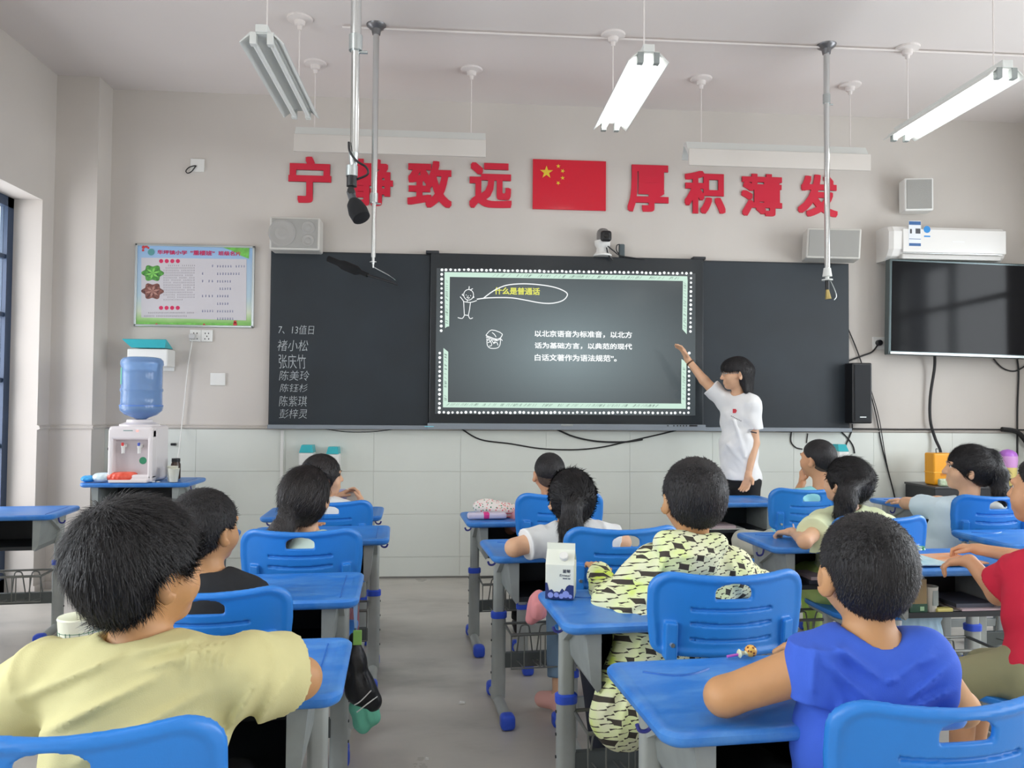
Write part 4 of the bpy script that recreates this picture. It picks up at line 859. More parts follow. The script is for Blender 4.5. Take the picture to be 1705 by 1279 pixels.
class Human:
    def __init__(s, label, base, rz, hair_m=None, sk=SK1, res=.006, hs=1.):
        s.a = R_(rz); s.base = np.array([base[0], base[1], 0.]); s.Rz = rotz(s.a); s.sk = sk; s.res = res; s.hs = hs; s.hm = hair_m or M_hair
        s.root = empty('person', (base[0], base[1], 0), s.a); tag(s.root, label, 'person')
        s.B = SDF(res); s.rz = rz
    def L(s, P): return s.Rz.T @ (np.array(P, float)-s.base)
    def px(s, x, y, d): return s.L(C0+ray(x, y)*d)
    def head(s, c, yaw=0., pitch=0., rollh=0.):
        """c local centre of the head; yaw in world degrees (0 = looking at the blackboard, + = turned left)"""
        s.hc = np.array(c); s.RH = rotz(R_(yaw)-s.a) @ rotx(R_(pitch)) @ roty(R_(rollh)); h = s.hs; B = s.B
        H = s.H
        B.ell(H(0, -.012, .018), np.array((.074, .090, .084))*h, rot=s.RH)
        B.ell(H(0, .022, -.018), np.array((.064, .066, .076))*h, .03, rot=s.RH)
        B.ell(H(0, .036, -.060), np.array((.044, .046, .042))*h, .03, rot=s.RH)
        B.ell(H(0, .062, -.086), np.array((.022, .020, .018))*h, .02, rot=s.RH)          # chin
        for k in (-1, 1):
            B.ell(H(k*.040, .052, -.034), np.array((.026, .026, .030))*h, .02, rot=s.RH)      # cheek
            B.ell(H(k*.028, .088, .004), np.array((.015, .012, .010))*h, .012, rot=s.RH, sub=True)
            B.cap(H(k*.014, .088, .020), H(k*.046, .074, .020), .008*h, k=.012)
            B.ell(H(k*.082, -.006, -.018), np.array((.0095, .020, .031))*h, .008, rot=s.RH @ rotz(k*-.6))      # ear
            B.ell(H(k*.0885, .004, -.014), np.array((.006, .010, .017))*h, .006, rot=s.RH, sub=True)
        B.cap(H(0, .084, .008), H(0, .102, -.028), .007*h, .011*h, k=.012)
        for k in (-1, 1): B.ell(H(k*.010, .094, -.031), np.array((.007, .008, .006))*h, .006, rot=s.RH)
        B.cap(H(-.018, .084, -.056), H(.018, .084, -.056), .0065*h, k=.006); B.cap(H(-.014, .083, -.067), H(.014, .083, -.067), .0075*h, k=.006)
        B.cap(H(-.02, .093, -.0615), H(.02, .093, -.0615), .002*h, k=.003, sub=True)
        for k in (-1, 1):
            m = MB().lathe([(.0095*h*sin(t), -.0095*h*cos(t)) for t in np.linspace(.05, pi-.05, 9)], 12); e = m.build('eye', M_eyew, s.root, True, loc=tuple(H(k*.028, .0735, .004)))
            d = H(k*.028, .1, .004)-H(k*.028, .0755, .004); d = d/np.linalg.norm(d)*.006*h
            MB().lathe([(.0055*h*sin(t), -.0055*h*cos(t)) for t in np.linspace(.05, pi-.05, 7)], 10).build('iris', M_eyeb, e, True, loc=tuple(d))
            MB().tube([tuple(H(k*.014, .092, .020)), tuple(H(k*.030, .090, .0245)), tuple(H(k*.045, .080, .019))], .0028*h, n=6, smooth=3).build('eyebrow', mat('eyebrow', (40, 32, 30), .8), s.root, True)
    def H(s, x, y, z): return s.hc+s.RH @ (np.array((x, y, z))*s.hs)
    def torso(s, shL, shR, g=1., hips=(0, 0, .50), lean=0.):
        s.shL, s.shR = np.array(shL), np.array(shR); s.hips = np.array(hips, float); s.g = g
        c = (s.shL+s.shR)/2; s.cm = c; B = s.B; s.bel = c*.45+s.hips*.55; s.chest = c+(s.hips-c)*.22
        s.dx = (s.shR-s.shL); s.dx /= np.linalg.norm(s.dx); s.Rt = np.stack([s.dx, np.cross([0, 0, 1], s.dx), [0, 0, 1]], 1)
        B.ell(s.chest, np.array((.112, .078, .11))*g, .04, rot=s.Rt); B.ell(s.bel, np.array((.105, .08, .11))*g, .05, rot=s.Rt); B.ell(s.hips, np.array((.12, .095, .085))*g, .05)
        B.cap(s.shL, s.shR, .044*g**.5, k=.05)
        nk = s.H(0, -.018, -.055) if hasattr(s, 'hc') else c+np.array((0, 0, .1))
        B.cap(c+np.array((0, 0, .0)), nk, .046*s.hs, .041*s.hs, k=.03)
        B.cap(c+np.array((0, .0, .025)), c+s.dx*.07+np.array((0, 0, .01)), .03, .03, k=.04); B.cap(c+np.array((0, .0, .025)), c-s.dx*.07+np.array((0, 0, .01)), .03, .03, k=.04)
    def arm(s, sh, el, wr, hd=None, pn=(0, 0, -1), size=1., curl=.5, hand=True, thick=1.):
        el, wr = np.array(el), np.array(wr); B = s.B; t = thick
        B.cap(sh, el, .041*t, .032*t, k=.02); B.cap(el, wr, .032*t, .021*t, k=.015)
        if hand:
            hd = (wr-el) if hd is None else np.array(hd, float); s.hand(wr, hd/np.linalg.norm(hd), np.array(pn, float), 1 if sh is s.shR else -1, size, curl)
    def hand(s, wr, d, pn, side, size, curl):
        B = s.B; pn = pn-(pn@d)*d; pn /= np.linalg.norm(pn); x = np.cross(d, pn)*side; q = size     # x = toward the thumb
        B.cap(wr, wr+d*.02*q, .020*q, .020*q, k=.01)
        for k in (-1.3, -.4, .5, 1.2): B.cap(wr+d*.015*q+x*k*.008*q, wr+d*.062*q+x*k*.0155*q, .0125*q, .0105*q, k=.008)
        for k, ln in ((-1.45, .050), (-.5, .062), (.45, .066), (1.35, .058)):
            a = wr+d*.064*q+x*k*.0165*q; d1 = d*cos(curl*.6)+pn*sin(curl*.6)+x*k*.05; b = a+d1*ln*.5*q; d2 = d*cos(curl*1.6)+pn*sin(curl*1.6); e = b+d2*ln*.5*q
            B.cap(a, b, .0082*q, .0075*q, k=.003); B.cap(b, e, .0075*q, .0062*q, k=.003)
        a = wr+d*.018*q+x*.018*q; b = a+(d*.6+x*.75+pn*.25)*.034*q; e = b+(d*.85+x*.35+pn*.35)*.030*q
        B.cap(a, b, .0115*q, .0092*q, k=.008); B.cap(b, e, .0092*q, .0072*q, k=.004)
    def legs(s, knees=None, ankles=None, bare=True, pants=None, pl=1., shoes=None, foot=(0, 1), pname='trousers', rk=1.):
        kn = knees or [(-.10, .36, .48), (.10, .36, .48)]; an = ankles or [(-.11, .36, .09), (.11, .36, .09)]; fd = np.array((foot[0], foot[1], 0.))
        P = SDF(s.res+.001) if pants else None
        for i in (0, 1):
            hp = s.hips+s.dx*(.07 if i else -.07)*s.g; k = np.array(kn[i], float); a = np.array(an[i], float)
            s.B.cap(hp, k, .062, .046, k=.03); s.B.cap(k, a, .044, .028, k=.02); s.B.cap(a+[0, 0, -.02], a+fd*.09+[0, 0, -.055], .030, .022, k=.02)
            if P:
                P.cap(hp, hp+(k-hp)*min(pl*2, 1), .084*rk, .066*rk, k=.03, flat=pl < .5)
                if pl > .5: P.cap(k, k+(a-k)*min((pl-.5)*2, 1.), .064*rk, .05*rk, k=.02, flat=True)
            if shoes is not None:
                S = SDF(.006); S.cap(a+[0, 0, -.03], a+fd*.11+[0, 0, -.055], .040, .034, k=.02); S.cap(a-fd*.02+[0, 0, -.01], a-fd*.02+[0, 0, -.05], .037, k=.02)
                z0 = a[2]-.088; S.fn(lambda Q, z0=z0: z0-Q[..., 2], (0, 0, 0), (0, 0, 0), .004, mode='int') if False else None
                link('shoe', S.mesh('shoe', shoes), s.root)
        if P:
            P.ell(s.hips, np.array((.14, .115, .10))*s.g, .04); s.wr(P, .003, 3); link(pname, P.mesh(pname, pants), s.root)
    def drape(s, S, segs, amp=.007, w=8., dm=9.):
        """long soft cloth ridges on the back of a garment; segments given where they are seen"""
        def f(P):
            Q = P@s.Rz.T.astype('f')+(s.base-C0).astype('f'); dp = Q@FW.astype('f'); x = CX+F*(Q@RT.astype('f'))/dp; y = CY-F*(Q@UP.astype('f'))/dp; o = np.zeros_like(dp)
            for i, (x0, y0, x1, y1) in enumerate(segs):
                bx, by = x1-x0, y1-y0; t = np.clip(((x-x0)*bx+(y-y0)*by)/(bx*bx+by*by), 0, 1); n_ = ((x-x0)*by-(y-y0)*bx)/math.hypot(bx, by); d = np.hypot(x-x0-t*bx, y-y0-t*by)
                o = np.maximum(o, np.exp(-(d/w)**2)*np.sin(pi*np.clip(t, .03, .97))**.6*np.where(n_ > 0, 1, .85))
            return np.where(dp < dm, -amp*o, 0)
        S.ops.append((f, (S.lo.copy(), S.hi.copy()), 0, 'add'))
    def wr(s, S, amp, seed, fr=26.):
        """soft folds in cloth"""
        g = np.random.default_rng(seed); K_ = [(g.normal(0, 1, 3), g.uniform(0, 6)) for _ in range(5)]
        def f(P):
            o = 0
            for i, (k, ph) in enumerate(K_):
                k = k/np.linalg.norm(k)*fr*(1+.5*i); o = o+np.sin(P@k.astype('f')+ph+1.3*np.sin(P@(k[::-1]*.43).astype('f')+ph))/(1+.5*i)
            return amp*np.minimum(o, .9)*.6
        S.fn(f, S.lo+.004, S.hi-.004, mode='add')
    def shirt(s, m, sl=.6, el=(None, None), wrs=(None, None), off=.013, neck=True, amp=.004, seed=1, hem=None, extra=None, name='shirt', sr=1., sleeveless=False, collar=None, res=None, deep=0., slope=None):
        S = SDF(res or s.res); g = s.g
        S.ell(s.chest, np.array((.112, .078, .115))*g+off, .05, rot=s.Rt); S.ell(s.bel, np.array((.108, .084, .125))*g+off, .06, rot=s.Rt)
        S.ell(s.hips+[0, 0, .02], np.array((.122, .10, .08))*g+off, .05)
        S.cap(s.shL, s.shR, .046*g**.5+off*.8, k=.05)
        up = np.array((0, 0, .028)); S.cap(s.cm+up-s.dx*.045, s.cm+up+s.dx*.045, .034, k=.05)
        for i, sh in enumerate((s.shL, s.shR)):
            if el[i] is None: continue
            e = np.array(el[i], float)
            if sleeveless: S.cap(sh, sh+(e-sh)*.12, .052*sr, .05*sr, k=.02, flat=True); continue
            if sl <= 1: S.cap(sh, sh+(e-sh)*sl, .052*sr, .060*sr, k=.025, flat=True)
            else:
                w = np.array(wrs[i], float); S.cap(sh, e, .056*sr, .054*sr, k=.03); S.cap(e, e+(w-e)*(sl-1), .052*sr, .036*sr, k=.025)
        if extra: extra(S)
        nb = s.H(0, -.018, -.06)
        if neck:
            ax = (nb-s.cm)/np.linalg.norm(nb-s.cm); S.cap(s.cm+ax*.052-np.array((0, deep, deep*.0)), s.cm+ax*.12, .050*s.hs, .062*s.hs, k=.012, sub=True)
        if hem is not None:
            def hf(P): return hem-P[..., 2]
            S.fn(hf, S.lo+.004, S.hi-.004, .006, mode='int')
        s.wr(S, amp, seed); o = link(name, S.mesh(name, m), s.root); return o
    def hair(s, style='crop', t=.014, n=5000, ln=.016, seed=1, mtl=None, plane=(.95, -.012), lift=.3, extra=None, tie=(0, -.098, .03), tail=None, res=.0045, fade=None, width=.0012, face=.07):
        mtl = mtl or s.hm; S = SDF(res); hc, RH, hs = s.hc, s.RH, s.hs
        S.ell(s.H(0, -.014, .022), (np.array((.074, .090, .084))+t)*hs, rot=RH)
        if style != 'crop': S.ell(s.H(0, -.03, -.005), (np.array((.070, .066, .076))+t)*hs, .03, rot=RH)
        else: S.ell(s.H(0, -.034, -.012), (np.array((.060, .052, .066))+t*.6)*hs, .03, rot=RH)
        if extra: extra(S)
        def pf(P):
            q = (P-hc.astype('f'))@RH.astype('f')/hs; x, y, z = q[..., 0], q[..., 1], q[..., 2]
            lim = np.where(y < -.05, plane[0]*y+plane[1]+.6*(-.05-y)*.5, plane[0]*y+plane[1]); lim = np.where(y > .045, lim+(y-.045)*.2, lim)
            d = (lim-z)*.7
            ear = .030-np.sqrt((y+.0)**2+(z+.022)**2); return np.maximum(d, np.where(np.abs(x) > .055, ear if style == 'crop' else ear-.014, -1))
        S.fn(pf, S.lo+.004, S.hi-.004, .008, mode='int')
        if tail is not None:
            T = s.H(*tie); pts = [T]+[np.array(p) for p in tail]; rr = [.018, .038, .044, .036, .012]
            for i in range(len(pts)-1): S.cap(pts[i], pts[i+1], rr[min(i, 4)]*hs, rr[min(i+1, 4)]*hs, k=.02)
        me = S.mesh('hair', mtl)
        def flow(p):
            q = (p-hc)@RH
            if tail is not None:
                f = (np.array(tie)*hs-q); f = f@RH.T; far = (np.linalg.norm(p-s.H(*tie), axis=1) < .03) | (p[:, 2] < s.H(*tie)[2]-.03) & (np.linalg.norm(p-hc, axis=1) > .115*hs); f[far] = (0, 0, -1); return f
            f = q-np.array((0, -.055, .105))*hs; return f@RH.T if style == 'crop' else np.array([[0, 0, -1.]]).repeat(len(p), 0)+.3*f@RH.T
        me = strands(me, n, ln, flow, lift, width, seed); o = link('hair', me, s.root)
        if tail is not None:
            T = s.H(*tie); m = MB(); m.tube([tuple(T+RH@np.array((.017*cos(a), 0, .017*sin(a)))) for a in np.linspace(0, 2*pi, 13)[:-1]], .006, n=8, closed=True); m.build('hair_tie', M_black, o, True)
        if fade:
            S = SDF(res); S.ell(s.H(0, -.013, .02), (np.array((.074, .090, .084))+.0045)*hs, rot=RH); S.ell(s.H(0, -.03, -.012), (np.array((.062, .058, .066)))*hs, .03, rot=RH)
            def pf2(P):
                q = (P-hc.astype('f'))@RH.astype('f')/hs; x, y, z = q[..., 0], q[..., 1], q[..., 2]; return np.maximum((fade[0]*y+fade[1]-z)*.7, np.where(np.abs(x) > .055, .030-np.sqrt(y**2+(z+.022)**2), -1))
            S.fn(pf2, S.lo+.004, S.hi-.004, .006, mode='int'); link('hair_stubble', S.mesh('hair_stubble', M_stub), s.root)
        return o
    def done(s): link('body', s.B.mesh('body', s.sk), s.root)
def PX(x, y, d): return C0+ray(x, y)*d
def PZ(x, y, z): return G(x, y, z)

# 1 --- boy in the pale yellow T-shirt, lower left
h = Human('boy in pale yellow T-shirt seated at lower left with thick tousled black hair', (-.555, 1.36), 2, hs=1.07, res=.006)
h.head(h.px(236, 948, 1.42), -38, 4)
sl_, sr_ = h.px(85, 1128, 1.40), h.px(405, 1118, 1.40)
h.torso(sl_, sr_, 1.2)
eR, wR = h.L(PZ(500, 1130, .77)), h.L(PZ(330, 1105, .75)); eL, wL = h.px(-70, 1235, 1.55), h.L((-.60, 1.78, .75))
h.arm(h.shR, eR, wR, thick=1.25); h.arm(h.shL, eL, wL, thick=1.25); h.legs(pants=cloth('black', (24, 25, 28)), shoes=mat('shoe_dark', (40, 34, 38), .6))
def ex(S):
    h.drape(S, [(30, 1165, 215, 1085), (45, 1235, 300, 1110), (120, 1275, 345, 1150), (215, 1090, 330, 1062), (235, 1118, 352, 1080), (395, 1275, 478, 1120), (430, 1215, 492, 1110), (365, 1250, 440, 1120), (310, 1130, 322, 1068)], .014, 9.)
    h.drape(S, [(312+13*i, 1056+i, 318+10*i, 1108+4*i) for i in range(6)], .007, 3.8)
M_yel = cloth('pale_yellow', (207, 200, 146)); h.shirt(M_yel, .60, (eL, eR), off=.016, amp=.004, seed=5, extra=ex, sr=1.32)
def exh(S):
    S.ell(h.H(-.004, -.02, .045), (.090, .105, .082), .03, rot=h.RH)
h.hair('crop', .019, 14000, .034, 3, plane=(.72, -.03), lift=.2, extra=exh, res=.004, width=.001); h.done()
# 2 --- boy in black
h = Human('boy in black T-shirt with short black hair, looking right, behind the yellow shirt boy', (-.72, 2.38), 3, hs=1.06)
h.head(h.px(343, 880, 2.42), -30, 3); h.torso(h.px(300, 993, 2.40), h.px(415, 990, 2.42), 1.1)
eL, eR = h.px(262, 1060, 2.55), h.px(440, 1050, 2.5); h.arm(h.shL, eL, h.L((-.86, 2.58, .73))); h.arm(h.shR, eR, h.L((-.84, 2.60, .73)))
h.legs(pants=cloth('black', (0, 0, 0)), shoes=mat('shoe_teal', (44, 122, 118), .6)); h.shirt(cloth('charcoal', (26, 28, 32)), .6, (eL, eR), sr=1.1, seed=8); h.hair('crop', .016, 6000, .018, 4, plane=(.85, -.022), lift=.3); h.done()
# 3 --- ponytail girl left
h = Human('girl with low side ponytail and pale mint collar on the left', (-.56, 3.17), 3, M_hair2, SK2, hs=1.08)
h.head(h.px(511, 826, 3.28), -20, 6); h.torso(h.px(470, 912, 3.26), h.px(558, 912, 3.28), 1.0)
eL, eR = h.px(455, 950, 3.38), h.px(576, 950, 3.38); h.arm(h.shL, eL, h.L((-.66, 3.45, .73))); h.arm(h.shR, eR, h.L((-.64, 3.48, .73)))
h.legs(pants=cloth('dusk_pink', (150, 100, 110)), shoes=mat('shoe_white', (210, 210, 212), .6)); h.shirt(cloth('mint', (206, 226, 216)), .6, (eL, eR), seed=9)
h.hair('long', .018, 8000, .045, 5, plane=(.45, -.095), lift=.12, extra=lambda S: S.ell(h.H(0, -.03, -.03), (.088, .085, .085), .03, rot=h.RH), tie=(-.035, -.085, -.055), tail=[h.px(482, 862, 3.18), h.px(468, 885, 3.15), h.px(455, 915, 3.14)], width=.0014); h.done()
# 4 --- front left child
h = Human('child with black hair and white top in the front left row, face turned right', (-.60, 4.33), 2, M_hair2, SK2, hs=1.08, res=.007)
h.head(h.px(538, 793, 4.40), -62, 2); h.torso(h.px(508, 852, 4.38), h.px(574, 850, 4.40), 1.0)
eL, eR = h.px(490, 872, 4.5), h.px(604, 858, 4.42); h.arm(h.shL, eL, h.L((-.70, 4.72, .76))); h.arm(h.shR, eR, h.px(601, 836, 4.62), hd=(-.3, .2, 1), pn=(-1, 0, 0), curl=.9)
h.legs(pants=cloth('navy', (40, 46, 66)), shoes=mat('shoe_white', (0, 0, 0))); h.shirt(cloth('white', (226, 228, 228)), .6, (eL, eR), seed=10); h.hair('long', .015, 5000, .03, 6, plane=(.55, -.07), lift=.12, mtl=M_hair2); h.done()
# 5 --- front row boy with shaved sides
h = Human('boy with shaved sides in the front row beside the flowery pencil bag', (.52, 4.10), 3, sk=SK3, hs=1.0, res=.007)
h.head(h.px(914, 788, 4.16), 8, 3); h.torso(h.px(876, 855, 4.13), h.px(950, 857, 4.15), 1.0)
eL, eR = h.px(850, 880, 4.3), h.px(975, 882, 4.3); h.arm(h.shL, eL, h.L((.40, 4.48, .74))); h.arm(h.shR, eR, h.L((.6, 4.48, .74)))
h.legs(pants=cloth('black', (0, 0, 0)), shoes=mat('shoe_dark', (0, 0, 0))); h.shirt(cloth('rose', (214, 150, 156)), .6, (eL, eR), seed=11); h.hair('crop', .008, 3000, .008, 7, plane=(.45, .012), fade=(.75, -.03)); h.done()
# 6 --- ponytail girl white tee
h = Human('girl in white T-shirt with long centre ponytail seated beside the milk carton', (.60, 3.08), 4, M_hair, SK2, hs=1.02)
h.head(h.px(950, 829, 3.14), 12, 8); h.torso(h.px(905, 898, 3.12), h.px(995, 893, 3.14), 1.02)
eL, eR = h.L(PZ(856, 912, .755)), h.L(PZ(1036, 903, .755)); h.arm(h.shL, eL, h.L((.42, 3.38, .745)), thick=1.1); h.arm(h.shR, eR, h.L((.66, 3.42, .745)), thick=1.1)
h.legs([(-.11, .30, .50), (.12, .34, .49)], [(-.13, .20, .10), (.12, .36, .09)], pants=cloth('denim', (112, 138, 162), .08), pl=.92, shoes=mat('shoe_pink', (244, 186, 174), .6), foot=(-.5, .85))
h.shirt(cloth('white', (0, 0, 0)), .62, (eL, eR), seed=12, amp=.005, sr=1.1)
h.hair('long', .015, 8000, .04, 8, plane=(.55, -.065), lift=.12, tie=(.0, -.10, .025), tail=[h.px(953, 845, 3.00), h.px(950, 878, 2.98), h.px(946, 915, 2.98), h.px(944, 950, 2.98)], width=.0014); h.done()
# 7 --- patterned jacket boy
def pattern_mat():
    m = mat('cloth_pattern', (222, 226, 182), .85, bump=.1, bscale=400); nt = m.node_tree; N = nt.nodes; L = nt.links; bs = N['Principled BSDF']
    def MN(op, a, b=None, c=None):
        n = N.new('ShaderNodeMath'); n.operation = op
        for i, v in enumerate((a, b, c)):
            if v is None: continue
            if isinstance(v, (int, float)): n.inputs[i].default_value = v
            else: L.new(v, n.inputs[i])
        return n.outputs[0]
    tc = N.new('ShaderNodeTexCoord'); mp = N.new('ShaderNodeMapping'); mp.inputs['Rotation'].default_value = (0, .45, .2); L.new(tc.outputs['Object'], mp.inputs[0])
    nz = N.new('ShaderNodeTexNoise'); nz.inputs['Scale'].default_value = 7; L.new(mp.outputs[0], nz.inputs['Vector'])
    vm = N.new('ShaderNodeVectorMath'); vm.operation = 'MULTIPLY_ADD'; vm.inputs[1].default_value = (.018, .018, .018); L.new(nz.outputs['Color'], vm.inputs[0]); L.new(mp.outputs[0], vm.inputs[2])
    sp = N.new('ShaderNodeSeparateXYZ'); L.new(vm.outputs[0], sp.inputs[0])
    u0 = MN('ADD', sp.outputs['X'], MN('MULTIPLY', sp.outputs['Y'], .8)); v0 = sp.outputs['Z']
    # short slanted dashes
    v = MN('MULTIPLY', v0, 54.); row = MN('FLOOR', v); u = MN('ADD', MN('MULTIPLY', u0, 34.), MN('MULTIPLY', row, .37)); fu = MN('FRACT', u); fv = MN('FRACT', MN('ADD', v, MN('MULTIPLY', fu, .5)))
    dash = MN('MULTIPLY', MN('LESS_THAN', fu, .5), MN('LESS_THAN', fv, .30))
    # broken-check stars
    su = MN('MULTIPLY', u0, 17.); sv = MN('MULTIPLY', v0, 19.); r2 = MN('FLOOR', sv); su = MN('ADD', su, MN('MULTIPLY', r2, .5))
    cu = MN('SUBTRACT', MN('FRACT', su), .5); cv = MN('SUBTRACT', MN('FRACT', sv), .5); cu2 = MN('ADD', cu, MN('MULTIPLY', cv, .45))
    sh = MN('ADD', MN('POWER', MN('ABSOLUTE', cu2), .85), MN('POWER', MN('ABSOLUTE', cv), .85)); st = MN('LESS_THAN', sh, .37)
    core = MN('MAXIMUM', MN('ABSOLUTE', cu2), MN('ABSOLUTE', cv)); st = MN('MAXIMUM', st, MN('LESS_THAN', core, .11))
    near = MN('LESS_THAN', core, .27)
    mk = MN('MODULO', MN('ADD', MN('ABSOLUTE', r2), MN('FLOOR', MN('ABSOLUTE', su))), 2.); act = MN('LESS_THAN', mk, 1.2)
    n2 = N.new('ShaderNodeTexNoise'); n2.inputs['Scale'].default_value = 5; L.new(tc.outputs['Object'], n2.inputs['Vector']); reg = MN('MULTIPLY', MN('GREATER_THAN', n2.outputs[0], .40), act)
    star_ = MN('MULTIPLY', st, reg); dash2 = MN('MULTIPLY', dash, MN('SUBTRACT', 1., MN('MULTIPLY', near, reg)))
    mark = MN('MAXIMUM', star_, dash2)
    n3 = N.new('ShaderNodeTexNoise'); n3.inputs['Scale'].default_value = 9; L.new(mp.outputs[0], n3.inputs['Vector']); cr = N.new('ShaderNodeValToRGB'); e = cr.color_ramp.elements
    e[0].position = .45; e[0].color = lin((224, 226, 190)); e[1].position = .72; e[1].color = lin((214, 236, 90)); k = e.new(.62); k.color = lin((222, 232, 170)); L.new(n3.outputs[0], cr.inputs[0])
    mx = N.new('ShaderNodeMixRGB'); L.new(mark, mx.inputs[0]); L.new(cr.outputs[0], mx.inputs[1]); mx.inputs[2].default_value = lin((62, 56, 48)); L.new(mx.outputs[0], bs.inputs['Base Color']); return m
h = Human('boy in pale green jacket patterned with dark broken checks, third row', (.64, 2.38), 4, hs=1.1, res=.006)
h.head(h.px(1154, 830, 2.42), 3, 4, 3); h.torso(h.px(1092, 945, 2.40), h.px(1215, 948, 2.42), 1.15)
eL, eR = h.px(1020, 1010, 2.40), h.px(1262, 985, 2.55); wL, wR = h.L((.50, 2.62, .75)), h.L((.80, 2.66, .75))
h.arm(h.shL, eL, wL); h.arm(h.shR, eR, wR); h.legs([(-.12, .32, .48), (.12, .34, .48)], [(-.10, .18, .10), (.12, .32, .09)], pants=cloth('navy_dark', (24, 28, 40)), shoes=mat('shoe_white', (0, 0, 0)))
def ex(S):
    S.cap(h.px(1080, 1100, 2.28), h.px(1042, 1205, 2.20), .07, .072, k=.04); S.cap(h.px(1050, 1120, 2.3), h.px(1012, 1205, 2.28), .05, .048, k=.04); S.cap(h.px(1110, 1120, 2.3), h.px(1090, 1215, 2.28), .07, .06, k=.04)
    S.cap(h.px(1062, 1060, 2.28), h.px(1022, 1190, 2.2), .06, .07, k=.04); S.cap(h.px(1085, 1070, 2.28), h.px(1055, 1170, 2.22), .08, .08, k=.04)
    S.cap(h.px(1105, 905, 2.34), h.px(1195, 905, 2.34), .034, k=.03); S.ell(h.px(1150, 935, 2.30), (.085, .035, .05), .04)
    S.cap(h.px(1040, 1030, 2.32), h.px(1085, 985, 2.32), .03, .02, k=.04)
    h.drape(S, [(1010, 1030, 1085, 1000), (1020, 1060, 1090, 1010), (1080, 1000, 1120, 900), (1100, 930, 1200, 925), (1215, 930, 1235, 985), (1060, 1090, 1080, 1030), (1030, 1230, 1060, 1110), (1075, 1235, 1095, 1120), (1000, 1200, 1040, 1120)], .010, 6.)
h.shirt(pattern_mat(), 1.9, (eL, eR), (wL, wR), off=.02, amp=.006, seed=13, extra=ex, name='jacket', sr=1.2, hem=.35)
h.hair('crop', .015, 6000, .014, 9, plane=(.8, -.022), lift=.35); h.done()
# 8 --- royal blue sleeveless boy
h = Human('boy in royal blue sleeveless top at lower right leaning on his desk', (.77, 1.50), 4, sk=SK1, hs=1.0, res=.005)
h.head(h.px(1440, 950, 1.50), 0, 6, -2); h.torso(h.px(1362, 1106, 1.47), h.px(1538, 1106, 1.48), 1.02, hips=(.0, -.02, .50))
eL = h.L(PZ(1205, 1160, .755)); eR = h.px(1600, 1180, 1.58); h.arm(h.shL, eL, h.L((.74, 1.60, .745)), thick=1.12); h.arm(h.shR, eR, h.L((.86, 1.72, .75)), thick=1.08)
h.legs(pants=cloth('black', (0, 0, 0)), shoes=mat('shoe_dark', (0, 0, 0)))
def ex(S):
    S.cap(h.px(1358, 1078, 1.45), h.px(1350, 1170, 1.44), .045, .038, k=.03, flat=True); S.cap(h.px(1540, 1080, 1.46), h.px(1568, 1160, 1.45), .04, .03, k=.03)
    S.cap(h.px(1462, 1010, 1.44), h.px(1484, 1080, 1.38), .040, .030, k=.012, sub=True)
    h.drape(S, [(1392, 1075, 1470, 1135), (1470, 1138, 1500, 1128), (1500, 1128, 1555, 1075), (1372, 1100, 1462, 1180), (1510, 1170, 1585, 1105), (1525, 1110, 1560, 1090), (1400, 1165, 1412, 1260), (1355, 1080, 1352, 1160), (1500, 1190, 1590, 1150)], .012, 7.)
h.shirt(cloth('royal_blue', (58, 98, 208)), .3, (None, None), off=.009, amp=.004, seed=14, extra=ex)
h.hair('crop', .010, 14000, .010, 10, plane=(.9, -.022), lift=.5, res=.004, width=.0008); h.done()
# 9 --- boy in cyan
h = Human('boy with cropped brown-black hair and cyan shirt, chin on hand, in the front right', (1.95, 4.42), 3, sk=SK3, hs=1.02, res=.007)
h.head(h.px(1361, 764, 4.55), 32, 2); h.torso(h.px(1330, 832, 4.52), h.px(1405, 834, 4.54), 1.0)
eL, eR = h.L(PZ(1318, 845, .75)), h.px(1425, 850, 4.65); h.arm(h.shL, eL, h.px(1336, 803, 4.66), hd=(0, 0, 1), pn=(1, 0, 0), curl=1.2, size=.95); h.arm(h.shR, eR, h.L((2.22, 4.72, .74)))
h.legs(pants=cloth('cream', (206, 206, 192)), shoes=mat('shoe_white', (0, 0, 0))); h.shirt(cloth('cyan', (150, 218, 226)), .6, (eL, eR), seed=15); h.hair('crop', .009, 3000, .008, 11, plane=(.8, -.006), fade=(.85, -.035)); h.done()
# 10 --- pigtail girl
h = Human('girl with high black ponytail and ruffled pale green top writing, second row right', (1.80, 3.50), 5, M_hair, SK2, hs=1.02)
h.head(h.px(1410, 802, 3.58), 28, 10); h.torso(h.px(1372, 872, 3.54), h.px(1450, 868, 3.56), 1.0)
eL = h.L(PZ(1340, 902, .755)); eR = h.px(1500, 898, 3.68); h.arm(h.shL, eL, h.L(PZ(1320, 886, .745)), hd=(-.3, .6, -.1), curl=1.2, thick=.92); h.arm(h.shR, eR, h.L((1.98, 3.75, .74)))
h.legs(pants=cloth('lime', (206, 232, 140)), shoes=mat('shoe_white', (0, 0, 0)), rk=1.15, pname='skirt')
def ex(S):
    for sh in (h.shL, h.shR):
        for k in range(9): a = 2*pi*k/9; S.ell(sh+np.array((.045*cos(a), .05*sin(a), .028)), (.018, .018, .014), .012)
        S.ell(sh, (.07, .065, .06), .03)
h.shirt(cloth('pale_green', (214, 222, 182)), .62, (eL, eR), seed=16, amp=.006, extra=ex, sr=1.25)
h.hair('long', .015, 8000, .04, 12, plane=(.55, -.06), lift=.12, tie=(.01, -.098, .035), tail=[h.px(1412, 815, 3.45), h.px(1408, 835, 3.44), h.px(1404, 855, 3.44), h.px(1400, 875, 3.44)], width=.0014); h.done()
